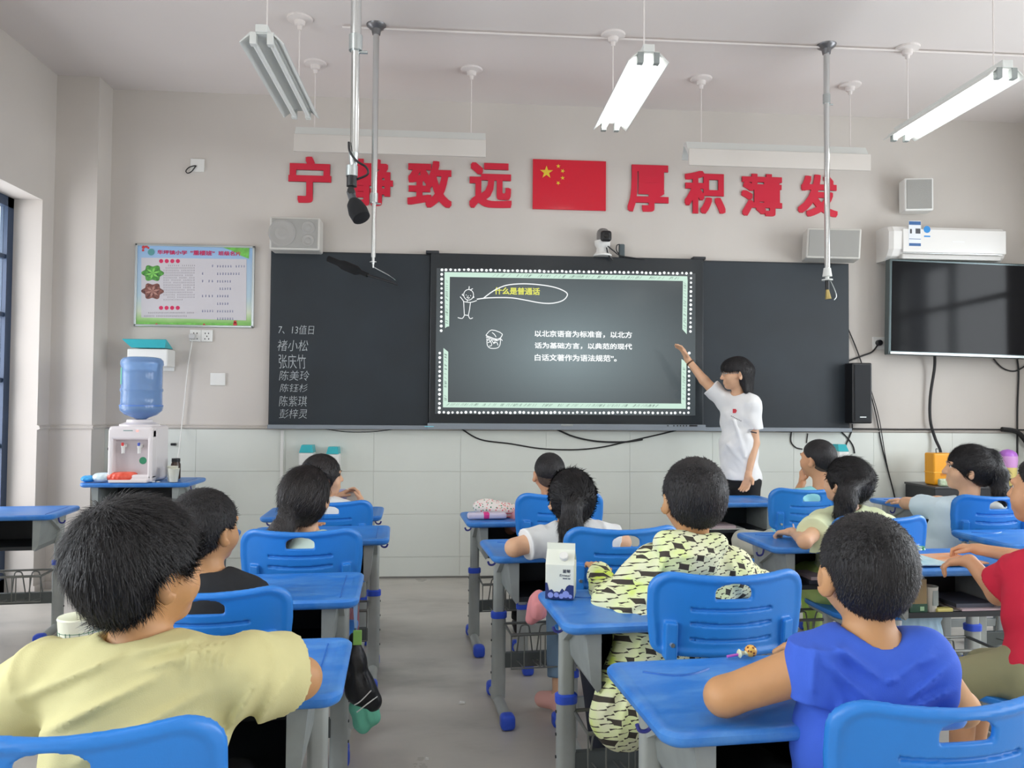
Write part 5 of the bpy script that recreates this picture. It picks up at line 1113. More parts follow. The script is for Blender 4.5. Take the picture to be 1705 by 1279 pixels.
# 11 --- sailor top girl
h = Human('girl in pale blue sailor top with long ponytail, turned left, far right front', (2.68, 4.10), 22, M_hair, SK2, hs=1.12)
h.head(h.px(1612, 780, 4.20), 62, 4); h.torso(h.px(1573, 850, 4.22), h.px(1650, 852, 4.14), 1.0)
eL = h.L(PZ(1508, 838, .76)); h.arm(h.shL, eL, h.px(1560, 832, 4.5), thick=1.05); eR = h.px(1690, 880, 4.2); h.arm(h.shR, eR, h.L((2.75, 4.5, .75)))
h.legs(pants=cloth('black', (0, 0, 0)), shoes=mat('shoe_white', (0, 0, 0)))
h.shirt(cloth('pale_blue', (208, 226, 234)), .62, (eL, eR), seed=17, amp=.006, sr=1.2)
S = SDF(.006); S.ell(h.cm+[0, -.05, .030], (.125, .085, .052), .02, rot=h.Rt); S.cap(h.cm-h.dx*.06+[0, -.01, .02], h.cm-h.dx*.02+[0, .10, -.06], .035, .02, k=.02); S.cap(h.cm, h.H(0, -.018, -.06), .05, .06, k=.01, sub=True); co_ = link('sailor_collar', S.mesh('sailor_collar', cloth('off_white', (226, 228, 218))), h.root)
h.hair('long', .015, 8000, .04, 13, plane=(.6, -.05), lift=.12, tie=(.0, -.095, .045), tail=[h.px(1650, 762, 4.16), h.px(1661, 790, 4.14), h.px(1666, 820, 4.12), h.px(1668, 850, 4.12)], width=.0016); h.done()
# 12 --- red shirt boy
h = Human('boy in red T-shirt and olive shorts at the right edge turned toward his desk', (1.84, 2.34), 34, sk=SK3, hs=1.08, res=.006)
h.head(h.px(1742, 818, 2.55), 26, 4); h.torso(h.px(1700, 950, 2.56), h.px(1815, 955, 2.44), 1.12, hips=h.px(1748, 1128, 2.38))
eL = h.px(1662, 990, 2.66); wL = h.L(PZ(1615, 934, .775)); h.arm(h.shL, eL, wL, hd=(-.3, .8, -.15), curl=1.0, thick=1.1); eR = h.px(1740, 935, 2.9); h.arm(h.shR, eR, h.L(PZ(1630, 915, .76)), curl=.9, thick=1.05)
kL, kR = h.px(1606, 1130, 2.48), h.px(1640, 1112, 2.68)
h.legs([kL, kR], [kL+[0, .02, -.38], kR+[0, .05, -.38]], pants=cloth('olive', (146, 144, 110)), pl=.5, shoes=mat('shoe_white', (0, 0, 0)), pname='shorts', rk=1.0)
h.shirt(cloth('crimson', (206, 32, 62)), .62, (eL, eR), seed=18, amp=.005, sr=1.25); h.hair('crop', .012, 4000, .012, 14, plane=(.9, -.0)); h.done()
# 13 --- teacher
def teacher():
    h = Human('standing woman in white T-shirt with long black hair pointing at the screen', (2.07, 5.47), 128, M_hair, SK2, hs=1.0, res=.005)
    h.hc0 = h.px(1226, 622, 5.50); h.hs = 1.04; h.head(h.hc0, 84, -3)
    h.torso(h.px(1251, 672, 5.44), h.px(1206, 668, 5.60), 1.02, hips=h.px(1232, 800, 5.5))
    e1, w1 = h.px(1172, 633, 5.62), h.px(1145, 599, 5.68); h.arm(h.shR, e1, w1, thick=1.1, hd=h.px(1129, 567, 5.70)-w1, pn=h.px(1110, 590, 5.68)-h.px(1129, 575, 5.70), curl=.45, size=1.15)
    e2, w2 = h.px(1257, 738, 5.42), h.px(1246, 790, 5.36); h.arm(h.shL, e2, w2, curl=.5, size=1.15, pn=(0, 1, 0))
    kl = [h.hips+[-.09, .02, -.42], h.hips+[.09, .02, -.42]]; an = [h.hips+[-.09, .0, -.78], h.hips+[.09, .0, -.78]]
    an = [np.array((a[0], a[1], .09)) for a in an]
    h.legs(kl, an, pants=cloth('black', (0, 0, 0)), shoes=mat('shoe_white', (0, 0, 0)), rk=.95)
    wt = h.hips[2]+.015
    o = h.shirt(cloth('tee_white', (232, 232, 232)), .66, (e2, e1), seed=19, amp=.006, sr=1.12, off=.024, hem=wt, extra=lambda S: (S.cap(h.bel, h.hips, .12, .128, k=.05), S.cap(h.px(1222, 700, 5.4), h.px(1240, 760, 5.38), .01, .005, k=.03), S.cap(h.px(1212, 740, 5.42), h.px(1238, 772, 5.39), .01, .005, k=.03)))
    def exh(S):
        S.ell(h.H(0, .03, .04), (.084, .076, .065), .02, rot=h.RH); S.cap(h.H(0, -.055, .0), h.H(.0, -.075, -.14), .07, .035, k=.04); S.cap(h.H(.04, -.05, -.03), h.H(.035, -.06, -.15), .045, .02, k=.03); S.cap(h.H(-.05, -.03, -.0), h.H(-.05, -.045, -.12), .035, .02, k=.03)
    S = SDF(.005); RH, hc, hs = h.RH, h.hc, h.hs
    S.ell(h.H(0, -.012, .022), np.array((.090, .106, .102)), rot=RH); exh(S)
    def pf(P):
        q = (P-hc.astype('f'))@RH.astype('f')/hs; x, y, z = q[..., 0], q[..., 1], q[..., 2]
        return np.maximum(np.minimum(.012-z, y-.002)*.9, np.full_like(x, -1))
    S.fn(pf, S.lo+.004, S.hi-.004, .008, mode='int')
    me = strands(S.mesh('hair', M_hair), 5000, .03, lambda p: np.array([[0, 0, -1.]]).repeat(len(p), 0), .06, .0014, 3); link('hair', me, h.root)
    m = MB()
    for k in (-1, 1): m.tube([tuple(h.H(k*(.030+.019*cos(a)), .094, .0+.016*sin(a))) for a in np.linspace(0, 2*pi, 15)[:-1]], .0016, n=6, closed=True); m.tube([tuple(h.H(k*.05, .092, .004)), tuple(h.H(k*.082, .0, .0))], .0016, n=6)
    m.tube([tuple(h.H(-.011, .095, .002)), tuple(h.H(.011, .095, .002))], .0016, n=6); m.build('glasses', M_alu, h.root)
    ax = (w1-e1)/np.linalg.norm(w1-e1); c = w1-ax*.03; u = np.cross(ax, [0, 0, 1]); u /= np.linalg.norm(u); v = np.cross(ax, u)
    MB().tube([tuple(c+u*.027*cos(a)+v*.027*sin(a)) for a in np.linspace(0, 2*pi, 15)[:-1]], .006, n=8, closed=True).build('wrist_strap', mat('brown_strap', (96, 66, 44), .5), h.root, True)
    # printed marks on the shirt, laid on its surface
    M_pr = mat('print_redlogo', (206, 52, 66), .6); M_pk = mat('print_black', (50, 48, 50), .6)
    dgt = (h.px(1222, 685, 5.3))
    def project(me, o2):
        from mathutils.bvhtree import BVHTree
        sh = o.data; bv = BVHTree.FromPolygons([v.co[:] for v in sh.vertices], [p.vertices[:] for p in sh.polygons]); cl = h.L(C0)
        for v in me.vertices:
            d = (v.co-Vector(cl)).normalized(); r = bv.ray_cast(Vector(cl)+d*4.5, d)
            if r[0] is not None: v.co = r[0]-d*.002
    def mark(quads, mt, nm):
        m = MB()
        for q in quads: m.add([tuple(h.px(x, y, 5.3)) for x, y in q], [tuple(range(len(q)))])
        ob = m.build(nm, mt, o); project(ob.data, ob); ob.data.update()
    ring = lambda cx, cy, r: [(cx+r*cos(a), cy+r*sin(a)) for a in np.linspace(0, 2*pi, 9)[:-1]]
    mark([[(1220, 681), (1225, 681), (1227, 684), (1225, 688), (1220, 688)]], M_pr, 'chest_emblem'); mark([ring(1223, 684.5, 1.5)], cloth('tee_white', (0, 0, 0)), 'chest_emblem_centre')
    mark([[(1217+2.6*i, 692+1.3*i), (1218.8+2.6*i, 692.6+1.3*i), (1218.8+2.6*i, 694+1.3*i), (1217+2.6*i, 693.4+1.3*i)] for i in range(7)], mat('print_greytext', (120, 118, 120), .6), 'chest_print')
    mark([[(1249.5, 718), (1260, 720), (1260, 722), (1249.5, 720)]], M_pk, 'sleeve_print'); mark([ring(1255.5, 715.5, 1.8)], M_pr, 'sleeve_emblem')
    h.done()
teacher()

# ================================================================== THINGS ON, IN AND BESIDE THE DESKS
def at(name, label, cat, p, rz=0., group=None): t = empty(name, tuple(p), R_(rz)); return tag(t, label, cat, group)
# --- milk carton
p = G(934, 992, .712); t = at('milk_carton', 'white gable-top milk carton with blue berry print on the third row desk', 'carton', p, -14)
q = .045
M_cart = mat('carton_white', (226, 230, 218), .4)
m = MB().box(-q, q, -q, q, 0, .108, r=.002); m.build('carton_body', M_cart, t)
m = MB(); z0, z1, z2 = .106, .148, .168
m.add([(-q, -q, z0), (q, -q, z0), (q, q, z0), (-q, q, z0), (-q, -.003, z1), (q, -.003, z1), (q, .003, z1), (-q, .003, z1), (-q, -.003, z2), (q, -.003, z2), (q, .003, z2), (-q, .003, z2), (-q*.3, 0, z1-.012), (q*.3, 0, z1-.012)],
      [(0, 1, 5, 4), (3, 7, 6, 2), (0, 4, 12), (4, 7, 12), (7, 3, 12), (0, 12, 3), (1, 13, 5), (5, 13, 6), (6, 13, 2), (1, 2, 13), (4, 5, 9, 8), (6, 7, 11, 10), (5, 6, 10, 9), (7, 4, 8, 11), (8, 9, 10, 11)]); m.build('gable_top', M_cart, t)
MB().lathe([(.014, 0), (.014, .012), (.012, .014), (.001, .014)], 16, M=Matrix.Translation((.012, -.026, .127)) @ Matrix.Rotation(R_(45), 4, 'X')).build('screw_cap', M_white, t, True)
M_nv = mat('carton_navy', (34, 52, 110), .4); m = MB()
pts = [(-q, 0)]+[(-q, .05), (-q+.006, .05), (-q+.012, .026), (-q+.02, .03), (-q+.028, .022), (.0-.008, .024), (0, .022), (.008, .034), (.016, .026), (.022, .04), (.03, .046), (q, .044), (q, 0)]
m.prism(pts, -q-.0012, -q-.0002); m.build('berry_print', M_nv, t)
for x, z, r in ((-.028, .012, .009), (-.010, .013, .008), (.006, .010, .008), (.020, .016, .011), (.034, .010, .006)):
    MB().lathe([(r, 0), (r, .0006), (.0005, .0008)], 14, M=Matrix.Translation((x, -q-.0012, z)) @ Matrix.Rotation(pi/2, 4, 'X')).build('berry', mat('berry', (142, 156, 220), .4), t)
text_fit('蓝莓', .024, .011, mat('carton_ink', (40, 50, 78), .5), t, (.022, -q-.001, .088), bold=.002, extrude=.0001); text_fit('Emeal', .034, .008, mat('carton_ink', (0, 0, 0)), t, (.017, -q-.001, .075), extrude=.0001, shear=.2); text_fit('—— —', .024, .003, mat('carton_ink', (0, 0, 0)), t, (.022, -q-.001, .065), extrude=.0001)
m = MB().box(-q-.001, -q, -.035, .035, .060, .064); m.box(-q-.001, -q, .030, .032, .02, .058).box(-q-.001, -q, .0, .002, .02, .058).box(-q-.001, -q, -.032, -.030, .02, .058)
for z in (.085, .078, .092): m.box(-q-.0008, -q, -.03, .02, z, z+.0014)
m.build('side_print', mat('carton_ink', (0, 0, 0)), t)
# --- lollipop
p = G(1250, 1094, .712); t = at('lollipop', 'wrapped orange lollipop with brown dots and pink stick on the right front desk', 'lollipop', p, 8)
MB().lathe([(.015*sin(a), .0145-.0145*cos(a)) for a in np.linspace(.02, pi-.02, 12)], 18).build('wrapped_candy', mat('lolly_orange', (232, 150, 70), .3, col2=(236, 196, 90), vscale=60), t, True)
md = MB()
for i in range(14):
    a, b = rng.uniform(pi*.9, 2.1*pi), rng.uniform(-.7, 1.0); c = np.array((cos(a)*cos(b), sin(a)*cos(b), sin(b))); P_ = c*.0152+[0, 0, .0145]
    u = np.cross(c, [0, 0, 1]); u /= np.linalg.norm(u); v = np.cross(c, u); md.add([tuple(P_+.0024*(u*cos(k)+v*sin(k))) for k in np.linspace(0, 2*pi, 8)[:-1]], [tuple(range(7))])
md.build('dots', mat('lolly_dots', (110, 40, 26), .4), t)
MB().loops([[(x, r*cos(a), .010+zz+r*sin(a)) for a in np.linspace(0, 2*pi, 13)[:-1]] for x, r, zz in ((-.010, .009, .002), (-.017, .0045, .0), (-.024, .006, .0), (-.030, .011, -.0), (-.034, .007, 0))]).build('twisted_wrapper', mat('lolly_wrap', (220, 224, 190), .3), t, True)
MB().cyl((-.03, 0, .008), (-.062, .002, .004), .0032, n=10).build('stick', mat('lolly_stick', (196, 96, 196), .4), t, True)
# --- floral pencil bag on front desk
p = G(824, 859, .712); t = at('pencil_bag', 'white pencil bag with tiny pink and green flowers on the front row desk', 'bag', p, -5)
fl_m = mat('flowery_cloth', (232, 226, 220), .8); nt = fl_m.node_tree; N = nt.nodes; L = nt.links; v = N.new('ShaderNodeTexVoronoi'); v.inputs['Scale'].default_value = 75; tc = N.new('ShaderNodeTexCoord'); L.new(tc.outputs['Object'], v.inputs['Vector'])
lt = N.new('ShaderNodeMath'); lt.operation = 'LESS_THAN'; lt.inputs[1].default_value = .34; L.new(v.outputs['Distance'], lt.inputs[0]); hu = N.new('ShaderNodeValToRGB'); hu.color_ramp.interpolation = 'CONSTANT'; e = hu.color_ramp.elements; e[0].color = lin((216, 92, 110)); e[1].position = .45; e[1].color = lin((84, 140, 110)); k_ = e.new(.7); k_.color = lin((228, 160, 150))
L.new(v.outputs['Color'], hu.inputs[0]); mx = N.new('ShaderNodeMixRGB'); mx.inputs[1].default_value = lin((232, 226, 220)); L.new(lt.outputs[0], mx.inputs[0]); L.new(hu.outputs[0], mx.inputs[2]); L.new(mx.outputs[0], N['Principled BSDF'].inputs['Base Color'])
S = SDF(.005); S.ell((0, .01, .04), (.11, .06, .038), .02); S.ell((-.05, .02, .05), (.07, .05, .04), .03); S.ell((.06, 0, .035), (.07, .05, .028), .03)
S.fold((-.08, -.03, .06), (.05, -.02, .075), .008, .005); S.fold((.0, -.05, .04), (.09, -.03, .05), .008, .005); link('cloth_pouch', S.mesh('cloth_pouch', fl_m), t)
p = G(815, 862, .712); t = at('pencil_case', 'pale lilac pencil case with magenta band before the flowery bag', 'case', (p[0], p[1]-.03, p[2]), 4)
MB().box(-.12, .09, -.03, .03, 0, .032, r=.012).build('case_body', mat('lilac_case', (206, 200, 220), .5), t, True); MB().box(-.04, .0, -.0315, .0315, -.0005+.001, .0335, r=.011).build('band', mat('magenta', (226, 56, 140), .5), t, True)
p = G(852, 858, .712); t = at('book', 'pink covered book at the right end of the flowery pencil bag', 'book', p, 18)
MB().box(-.09, .08, -.06, .06, .004, .018).build('pages', mat('paper_edge', (216, 208, 196), .7), t); m = MB().box(-.092, .084, -.064, .064, 0, .004).box(-.092, .084, -.064, .064, .018, .022); m.build('cover', mat('pink_cover', (206, 84, 110), .5), t)
# --- book held by front left child
p = PX(577, 829, 4.66); t = at('open_book', 'small open book with lilac cover held up by the front left child', 'book', p, 20)
MB().box(-.085, .0, -.004, .004, -.05, .055).build('left_page', mat('lilac_cover', (170, 176, 214), .6), t, rot=(R_(-20), 0, R_(12))); MB().box(.0, .07, -.004, .004, -.05, .055).build('right_page', mat('paper', (222, 222, 214), .7), t, rot=(R_(-20), 0, R_(-14)))
# --- tall paper cup
p = (-.85, 1.84, .712)
t = at('paper_cup', 'tall white paper cup with green grid print behind the yellow shirt boy', 'cup', p)
MB().lathe([(.001, .004), (.033, .004), (.034, 0), (.043, .112), (.0445, .116), (.043, .120), (.041, .116), (.032, .01), (.001, .01)], 40).build('cup_wall', mat('cup_paper', (232, 234, 214), .6), t, True)
m = MB(); R0 = lambda z: .034+.009*z/.112+.0005
for z in (.02, .032, .044, .056, .068, .08, .088): m.tube([(R0(z)*cos(a), R0(z)*sin(a), z) for a in np.linspace(0, 2*pi, 33)[:-1]], .0006, n=4, closed=True)
for k in range(16): a = 2*pi*k/16+(k % 3)*.08; m.tube([(R0(z)*cos(a), R0(z)*sin(a), z) for z in (.01, .05, .09)], .0006, n=4)
m.build('green_grid_print', mat('cup_green', (44, 120, 92), .6), t)
# --- workbook, papers and toy on the red boy's desk
p = G(1560, 934, .712); t = at('workbook', 'open colourful workbook under the hands of the red shirt boy', 'book', p, 4)
for x0, x1, tilt, c in ((-.20, 0, 1.5, (214, 226, 226)), (.0, .15, -1.5, (226, 190, 160))): MB().box(x0, x1, -.10, .11, 0, .006, r=.002).build('page_block', mat('page%d' % tilt, c, .6, col2=(150, 200, 214) if tilt > 0 else (232, 150, 90), vscale=14), t, rot=(0, R_(tilt), 0))
p = G(1531, 918, .716); t = at('candy_wrapper', 'crumpled teal and yellow sweet wrapper on the open workbook', 'wrapper', p, 20)
for k in range(5):
    c = [(80, 160, 160), (210, 200, 90), (60, 110, 170), (200, 220, 210), (90, 170, 120)][k]; a = 1.3*k
    MB().lathe([(.001, 0), (.011, .004), (.007, .012), (.012, .016), (.001, .019)], 7, c=(.014*cos(a), .012*sin(a), .004)).build('wrapper_fold', mat('wrap%d' % k, c, .3), t)
for i, (x, y, rz, lab, c) in enumerate(((1322, 886, 30, 'white pen held by the pigtail girl', (214, 190, 196)),)):
    p = G(x, y, .712); tag(MB().cyl((-.05, 0, .005), (.05, 0, .03), .004, n=10).build('pen', mat('pen%d' % i, c, .4), loc=tuple(p), rot=(0, 0, R_(rz+40))), lab, 'pen')
p = G(1352, 906, .711); tag(MB().box(-.06, .06, -.03, .03, 0, .003).build('paper_slip', mat('paper', (0, 0, 0)), loc=tuple(p), rot=(0, 0, R_(5))), 'white paper slip at the near edge of the pigtail girl desk', 'paper')
# contents of the book box of desk B3 (local frame of that desk)
def inbox(dk, name, label, cat, m_list, lx, ly, lz, rz=0):
    M_ = dk.matrix_world if False else Matrix.Translation(dk.location) @ Matrix.Rotation(dk.rotation_euler.z, 4, 'Z'); p = M_ @ Vector((lx, ly, lz)); t = at(name, label, cat, p, math.degrees(dk.rotation_euler.z)+rz)
    for n, mb, mt in m_list: mb.build(n, mt, t)
    return t
inbox(dB3, 'drink_box', 'tall dark green and gold box standing in the desk box beside the red shirt boy', 'box', [('box_body', MB().box(-.035, .035, -.02, .02, 0, .135, r=.002), mat('gold_brown', (142, 122, 84), .4)), ('green_base', MB().box(-.0365, .0365, -.0215, .0215, .001, .04, r=.002), mat('bottle_green', (32, 76, 58), .4)), ('maker_mark', MB().box(.005, .022, -.0228, -.0215, .014, .03), mat('pale_mark', (150, 190, 150), .5))], -.155, -.135, .5265)
inbox(dB3, 'plastic_cup', 'white cup with printed columns inside the desk box', 'cup', [('cup_wall', MB().lathe([(.024, 0), (.031, .10), (.029, .10), (.022, .004), (.001, .004)], 24), mat('cup_pale', (206, 206, 196), .5)), ('printed_rows', MB().box(-.006, .016, -.0305, -.026, .03, .088), mat('cup_rows', (150, 160, 156), .5))], -.085, -.12, .5265)
inbox(dB3, 'eraser_box', 'small yellow box lying in the desk box', 'box', [('box_body', MB().box(-.035, .035, -.014, .014, 0, .018, r=.003), mat('pale_yellow_box', (214, 204, 120), .5))], -.04, -.135, .5265, 6)
inbox(dB3, 'paper_stack', 'loose papers and books in the desk box of the red shirt boy', 'papers', [('sheet', MB().box(-.02, .17, -.10, .10, 0, .006), mat('paper', (0, 0, 0))), ('sheet', MB().box(.0, .18, -.12, .08, .007, .014), mat('rosy_paper', (206, 186, 190), .7)), ('sheet', MB().box(-.01, .15, -.1, .09, .015, .03), mat('dark_book', (74, 78, 90), .6))], .03, -.03, .5265)
inbox(dB2, 'book_stack', 'dark books lying inside the desk box of the pigtail girl', 'books', [('book', MB().box(-.10, .10, -.08, .08, 0, .02), mat('dark_book', (0, 0, 0))), ('book', MB().box(-.09, .10, -.08, .07, .021, .035), mat('rosy_paper', (0, 0, 0)))], -.02, -.05, .5265)
inbox(dB1, 'paper_stack', 'papers and a dark book inside the desk box before the teacher', 'papers', [('sheet', MB().box(-.15, .10, -.10, .10, 0, .012), mat('paper', (0, 0, 0))), ('book', MB().box(-.12, .04, -.09, .08, .013, .03), mat('rosy_paper', (0, 0, 0)))], -.03, -.06, .5265)
# pale blue cloth hanging under the red boy's desk
S = SDF(.006); S.ell((0, 0, -.05), (.085, .022, .06), .02); S.ell((.01, 0, -.10), (.08, .022, .05), .03); S.cap((-.07, 0, 0), (.07, 0, 0), .015, k=.02)
for x in (-.05, -.02, .02, .05): S.fold((x, -.022, -.0), (x*1.1, -.022, -.13), .006, .006)
q_ = Matrix.Translation(dB3.location) @ Vector((-.10, -.10, .50)); o = link('cloth_bag', S.mesh('cloth_bag', cloth('baby_blue', (168, 200, 220))), None, q_); tag(o, 'pale blue cloth bag hanging below the desk of the red shirt boy', 'bag')
# --- hanging black bag and mint cloth on the left aisle
x0, y0 = WY(612, 1075, 2.62)[0], 2.62
hk = (x0-.015, y0, .66)
def hp(x, y, d=0.): return np.array(WY(x, y, y0+d))
S = SDF(.005); S.cap(hp(590, 1062), hp(592, 1100), .018, .028, k=.02); S.cap(hp(592, 1100), hp(600, 1150), .032, .042, k=.03); S.cap(hp(600, 1145), hp(618, 1168), .045, .036, k=.03); S.cap(hp(588, 1120), hp(590, 1150), .02, .02, k=.02)
for a, b, c, d in ((585, 1090, 600, 1165), (598, 1085, 618, 1160), (592, 1100, 588, 1160)): S.fold(hp(a, b, -.03), hp(c, d, -.045), .008, .008)
t = at('umbrella_bag', 'black crumpled bag with white piping hanging on the aisle side of the worn desk', 'bag', hk)
off = -np.array(hk)
o = link('bag_body', S.mesh('bag_body', mat('glossy_black_cloth', (18, 19, 22), .4, bump=.2, bscale=60)), t, tuple(off))
MB().tube([tuple(hp(628, 1160, -.02)+off), tuple(hp(612, 1172, -.05)+off), tuple(hp(594, 1186, -.05)+off)], .002, n=6, smooth=4).build('white_piping', M_white, t); MB().tube([tuple(hp(618, 1150, -.045)+off), tuple(hp(600, 1168, -.05)+off), tuple(hp(590, 1174, -.05)+off)], .002, n=6, smooth=4).build('white_piping', M_white, t)
MB().tube([tuple(hp(591, 1065)+off), tuple(hp(593, 1030)+off), tuple(hp(596, 1000)+off)], .004, n=6, smooth=4).build('strap', mat('strap_grey', (120, 130, 128), .7), t)
S = SDF(.005); S.cap(hp(598, 1178), hp(606, 1205), .034, .026, k=.02); S.cap(hp(616, 1172), hp(622, 1195), .026, .024, k=.02); S.cap(hp(600, 1205), hp(604, 1213), .022, .014, k=.02)
for a, b, c, d in ((600, 1175, 600, 1212), (610, 1175, 616, 1205), (594, 1180, 596, 1205)): S.fold(hp(a, b, -.03), hp(c, d, -.03), .006, .008)
tag(link('mint_cloth', S.mesh('mint_cloth', cloth('mint_green', (112, 196, 168)))), 'mint green cloth bunched below the hanging black bag', 'cloth')
m = MB(); a, b = hp(588, 1050, -.04), hp(602, 1074, -.04); m.box(a[0], b[0], a[1]-.003, a[1]+.006, b[2], a[2], r=.002); o = m.build('green_card', mat('card_green', (140, 190, 96), .5)); tag(o, 'small green card tied above the hanging black bag', 'card')
m = MB(); m.add([tuple(hp(587, 990, -.02)), tuple(hp(596, 995, -.02)), tuple(hp(594, 1046, -.03)), tuple(hp(590, 1046, -.03)), tuple(hp(587, 990, -.012)), tuple(hp(596, 995, -.012)), tuple(hp(594, 1046, -.022)), tuple(hp(590, 1046, -.022))], [(0, 1, 2, 3), (4, 7, 6, 5), (0, 4, 5, 1), (1, 5, 6, 2), (2, 6, 7, 3), (3, 7, 4, 0)])
tag(m.build('hanging_ribbon', mat('ribbon_blue', (150, 180, 220), .6)), 'pale blue ribbon hanging beside the post of the worn desk', 'ribbon')
# --- pink bag beside the white tee girl
p = PX(893, 1013, 2.93); S = SDF(.005); S.ell((0, 0, 0), (.028, .05, .042), .02); S.cap((.01, 0, .05), (.02, 0, -.02), .02, k=.02); S.cap((-.005, 0, .03), (-.02, .0, -.04), .022, k=.02); [S.fold((x_, -.05+abs(x_), .05), (x_*.6-.005, -.045, -.05), .006, .012) for x_ in (-.02, -.004, .012, .026)]
o = link('pink_bag', S.mesh('pink_bag', cloth('salmon_pink', (222, 146, 150))), None, tuple(p)); tag(o, 'small pink cloth bag hanging by the seat of the white tee girl', 'bag')
# --- water dispenser group
DZt = .792
p = on(229, 787, 5.40); t = at('water_dispenser', 'white tabletop water dispenser with red and blue taps on the wall desk', 'dispenser', (p.x, 5.42, DZt))
M_disp = mat('dispenser_white', (234, 228, 228), .3)
w2, d2, hh = .142, .15, .40
m = MB(); m.box(-w2, w2, -d2+.06, d2, 0, hh-.03, r=.02).box(-w2, w2, -d2, -d2+.08, 0, .05, r=.012).box(-w2, w2, -d2, -d2+.08, hh-.12, hh-.03, r=.02).box(-w2, -w2+.03, -d2, -d2+.08, .02, hh-.05, r=.01).box(w2-.03, w2, -d2, -d2+.08, .02, hh-.05, r=.01)
m.build('housing', M_disp, t); MB().lathe([(.13, hh-.05), (.125, hh-.02), (.085, hh-.005), (.08, hh+.012), (.001, hh+.012)], 30, sx=1, sy=1).build('bottle_seat', M_disp, t, True)
MB().box(-w2+.03, w2-.03, -d2+.058, -d2+.062, .05, hh-.12).build('recess_panel', mat('recess_panel', (216, 208, 210), .35), t)
for x, c, nm in ((-.052, (214, 60, 60), 'hot'), (.052, (70, 90, 180), 'cold')):
    f_ = MB().box(x-.012, x+.012, -d2+.01, -d2+.06, .225, .25, r=.006).cyl((x, -d2+.02, .19), (x, -d2+.02, .235), .010).build('tap', M_white, t, True); MB().box(x-.008, x+.008, -d2+.004, -d2+.016, .24, .262, r=.004).build('tap_lever', mat('lever_'+nm, c, .4), f_)
MB().lathe([(.006, 0), (.006, .003), (.001, .004)], 12, M=Matrix.Translation((.045, -d2, hh-.06)) @ Matrix.Rotation(pi/2, 4, 'X')).build('red_light', mat('red_led', (240, 90, 90), emit=(250, 120, 110), estr=2.), t)
MB().box(-.045, .015, -d2-.001, -d2+.001, hh-.062, hh-.055).build('maker_badge', mat('badge2', (150, 170, 166), .4), t); MB().lathe([(.024, 0), (.024, .001), (.001, .001)], 16, M=Matrix.Translation((.062, -d2+.058, .14)) @ Matrix.Rotation(pi/2, 4, 'X')).build('green_sticker', mat('sticker_green', (60, 150, 110), .4), t)
MB().box(-w2+.02, w2-.02, -d2-.03, -d2+.01, .0, .018, r=.004).build('drip_tray', M_disp, t)
tb = at('water_bottle', 'large translucent blue water bottle upside down on the dispenser', 'bottle', (p.x+.008, 5.42, DZt+hh+.0135))
M_btl = mat('bottle_blue', (150, 188, 236), .08, trans=.6); pr = [(.03, 0), (.05, .012), (.10, .03), (.132, .06), (.137, .085), (.132, .10), (.130, .185), (.136, .195), (.136, .205), (.130, .215), (.130, .36), (.136, .375), (.134, .40), (.118, .418), (.09, .424), (.001, .424)]
MB().lathe(pr, 36).build('bottle_shell', M_btl, tb, True); MB().lathe([(.1375, .088), (.1375, .098), (.1375, .098)], 36).build('ridge', mat('bottle_ridge', (96, 136, 206), .2), tb, True)
m = MB(); m.loops([[(.1315*cos(a), .1315*sin(a), z) for a in np.linspace(R_(185), R_(222), 8)] for z in (.235, .35)], False, False, False); m.build('green_label', mat('label_green', (96, 176, 150), .4), tb)
p = on(190, 760, 5.5); t = at('thermos', 'dark blue thermos flask standing left of the water dispenser', 'flask', (p.x+.0, 5.52, DZt)); MB().lathe([(.035, 0), (.037, .01), (.037, .19), (.030, .205), (.001, .205)], 24).build('flask_body', mat('indigo', (44, 46, 120), .3), t, True); MB().lathe([(.029, .20), (.029, .235), (.024, .245), (.001, .245)], 20).build('flask_cap', M_black, t, True)
MB().tube([(-.03, 0, .19), (-.05, 0, .20), (-.048, 0, .215)], .004, smooth=3).build('cap_loop', M_black, t)
p = on(185, 790, 5.28); t = at('snack_bag', 'red blue and white crinkled snack packet lying on the wall desk', 'packet', (p.x, 5.30, DZt+.004), 2)
for x0, x1, c, n, hgt in ((-.19, -.11, (30, 140, 206), 'blue_end', .03), (-.115, -.02, (196, 222, 232), 'white_band', .045), (-.03, .15, (222, 74, 52), 'red_panel', .05)):
    S = SDF(.005); S.cap((x0+.02, 0, hgt*.6), (x1-.02, 0, hgt*.66), hgt*.55, hgt*.6, k=.02); S.ell(((x0+x1)/2, 0, hgt*.55), ((x1-x0)/2+.006, .05, hgt*.62), .02)
    for k in range(3): S.fold((x0+.02+k*.03, -.06, .01), (x0+.04+k*.03, -.02, hgt*1.2), .006, .006)
    link(n, S.mesh(n, mat('snack_'+n, c, .25, col2=tuple(min(255, v+50) for v in c), vscale=22)), t)
for i, (px_, lab) in enumerate(((283, 'rear white paper cup of the two on the wall desk'), (290, 'front white paper cup of the two on the wall desk'))):
    p = on(px_, 795, 5.32); t = at('paper_cup', lab, 'cup', (p.x, 5.36-.05*i, DZt)); k = 1.12 if i == 0 else 1.
    MB().lathe([(.026, 0), (.036, .085*k), (.0375, .087*k), (.036, .09*k), (.034, .085*k), (.025, .004), (.001, .004)], 28).build('cup_wall', mat('cup_cream', (222, 222, 206), .6), t, True)
p = on(291, 780, 5.5); t = at('jar', 'small dark brown jar behind the paper cups', 'jar', (p.x, 5.52, DZt)); MB().lathe([(.03, 0), (.032, .01), (.032, .10), (.026, .115), (.026, .125), (.001, .125)], 20).build('jar_body', mat('amber_dark', (74, 56, 46), .2), t, True); MB().lathe([(.028, .118), (.028, .142), (.001, .142)], 20).build('lid', M_black, t)
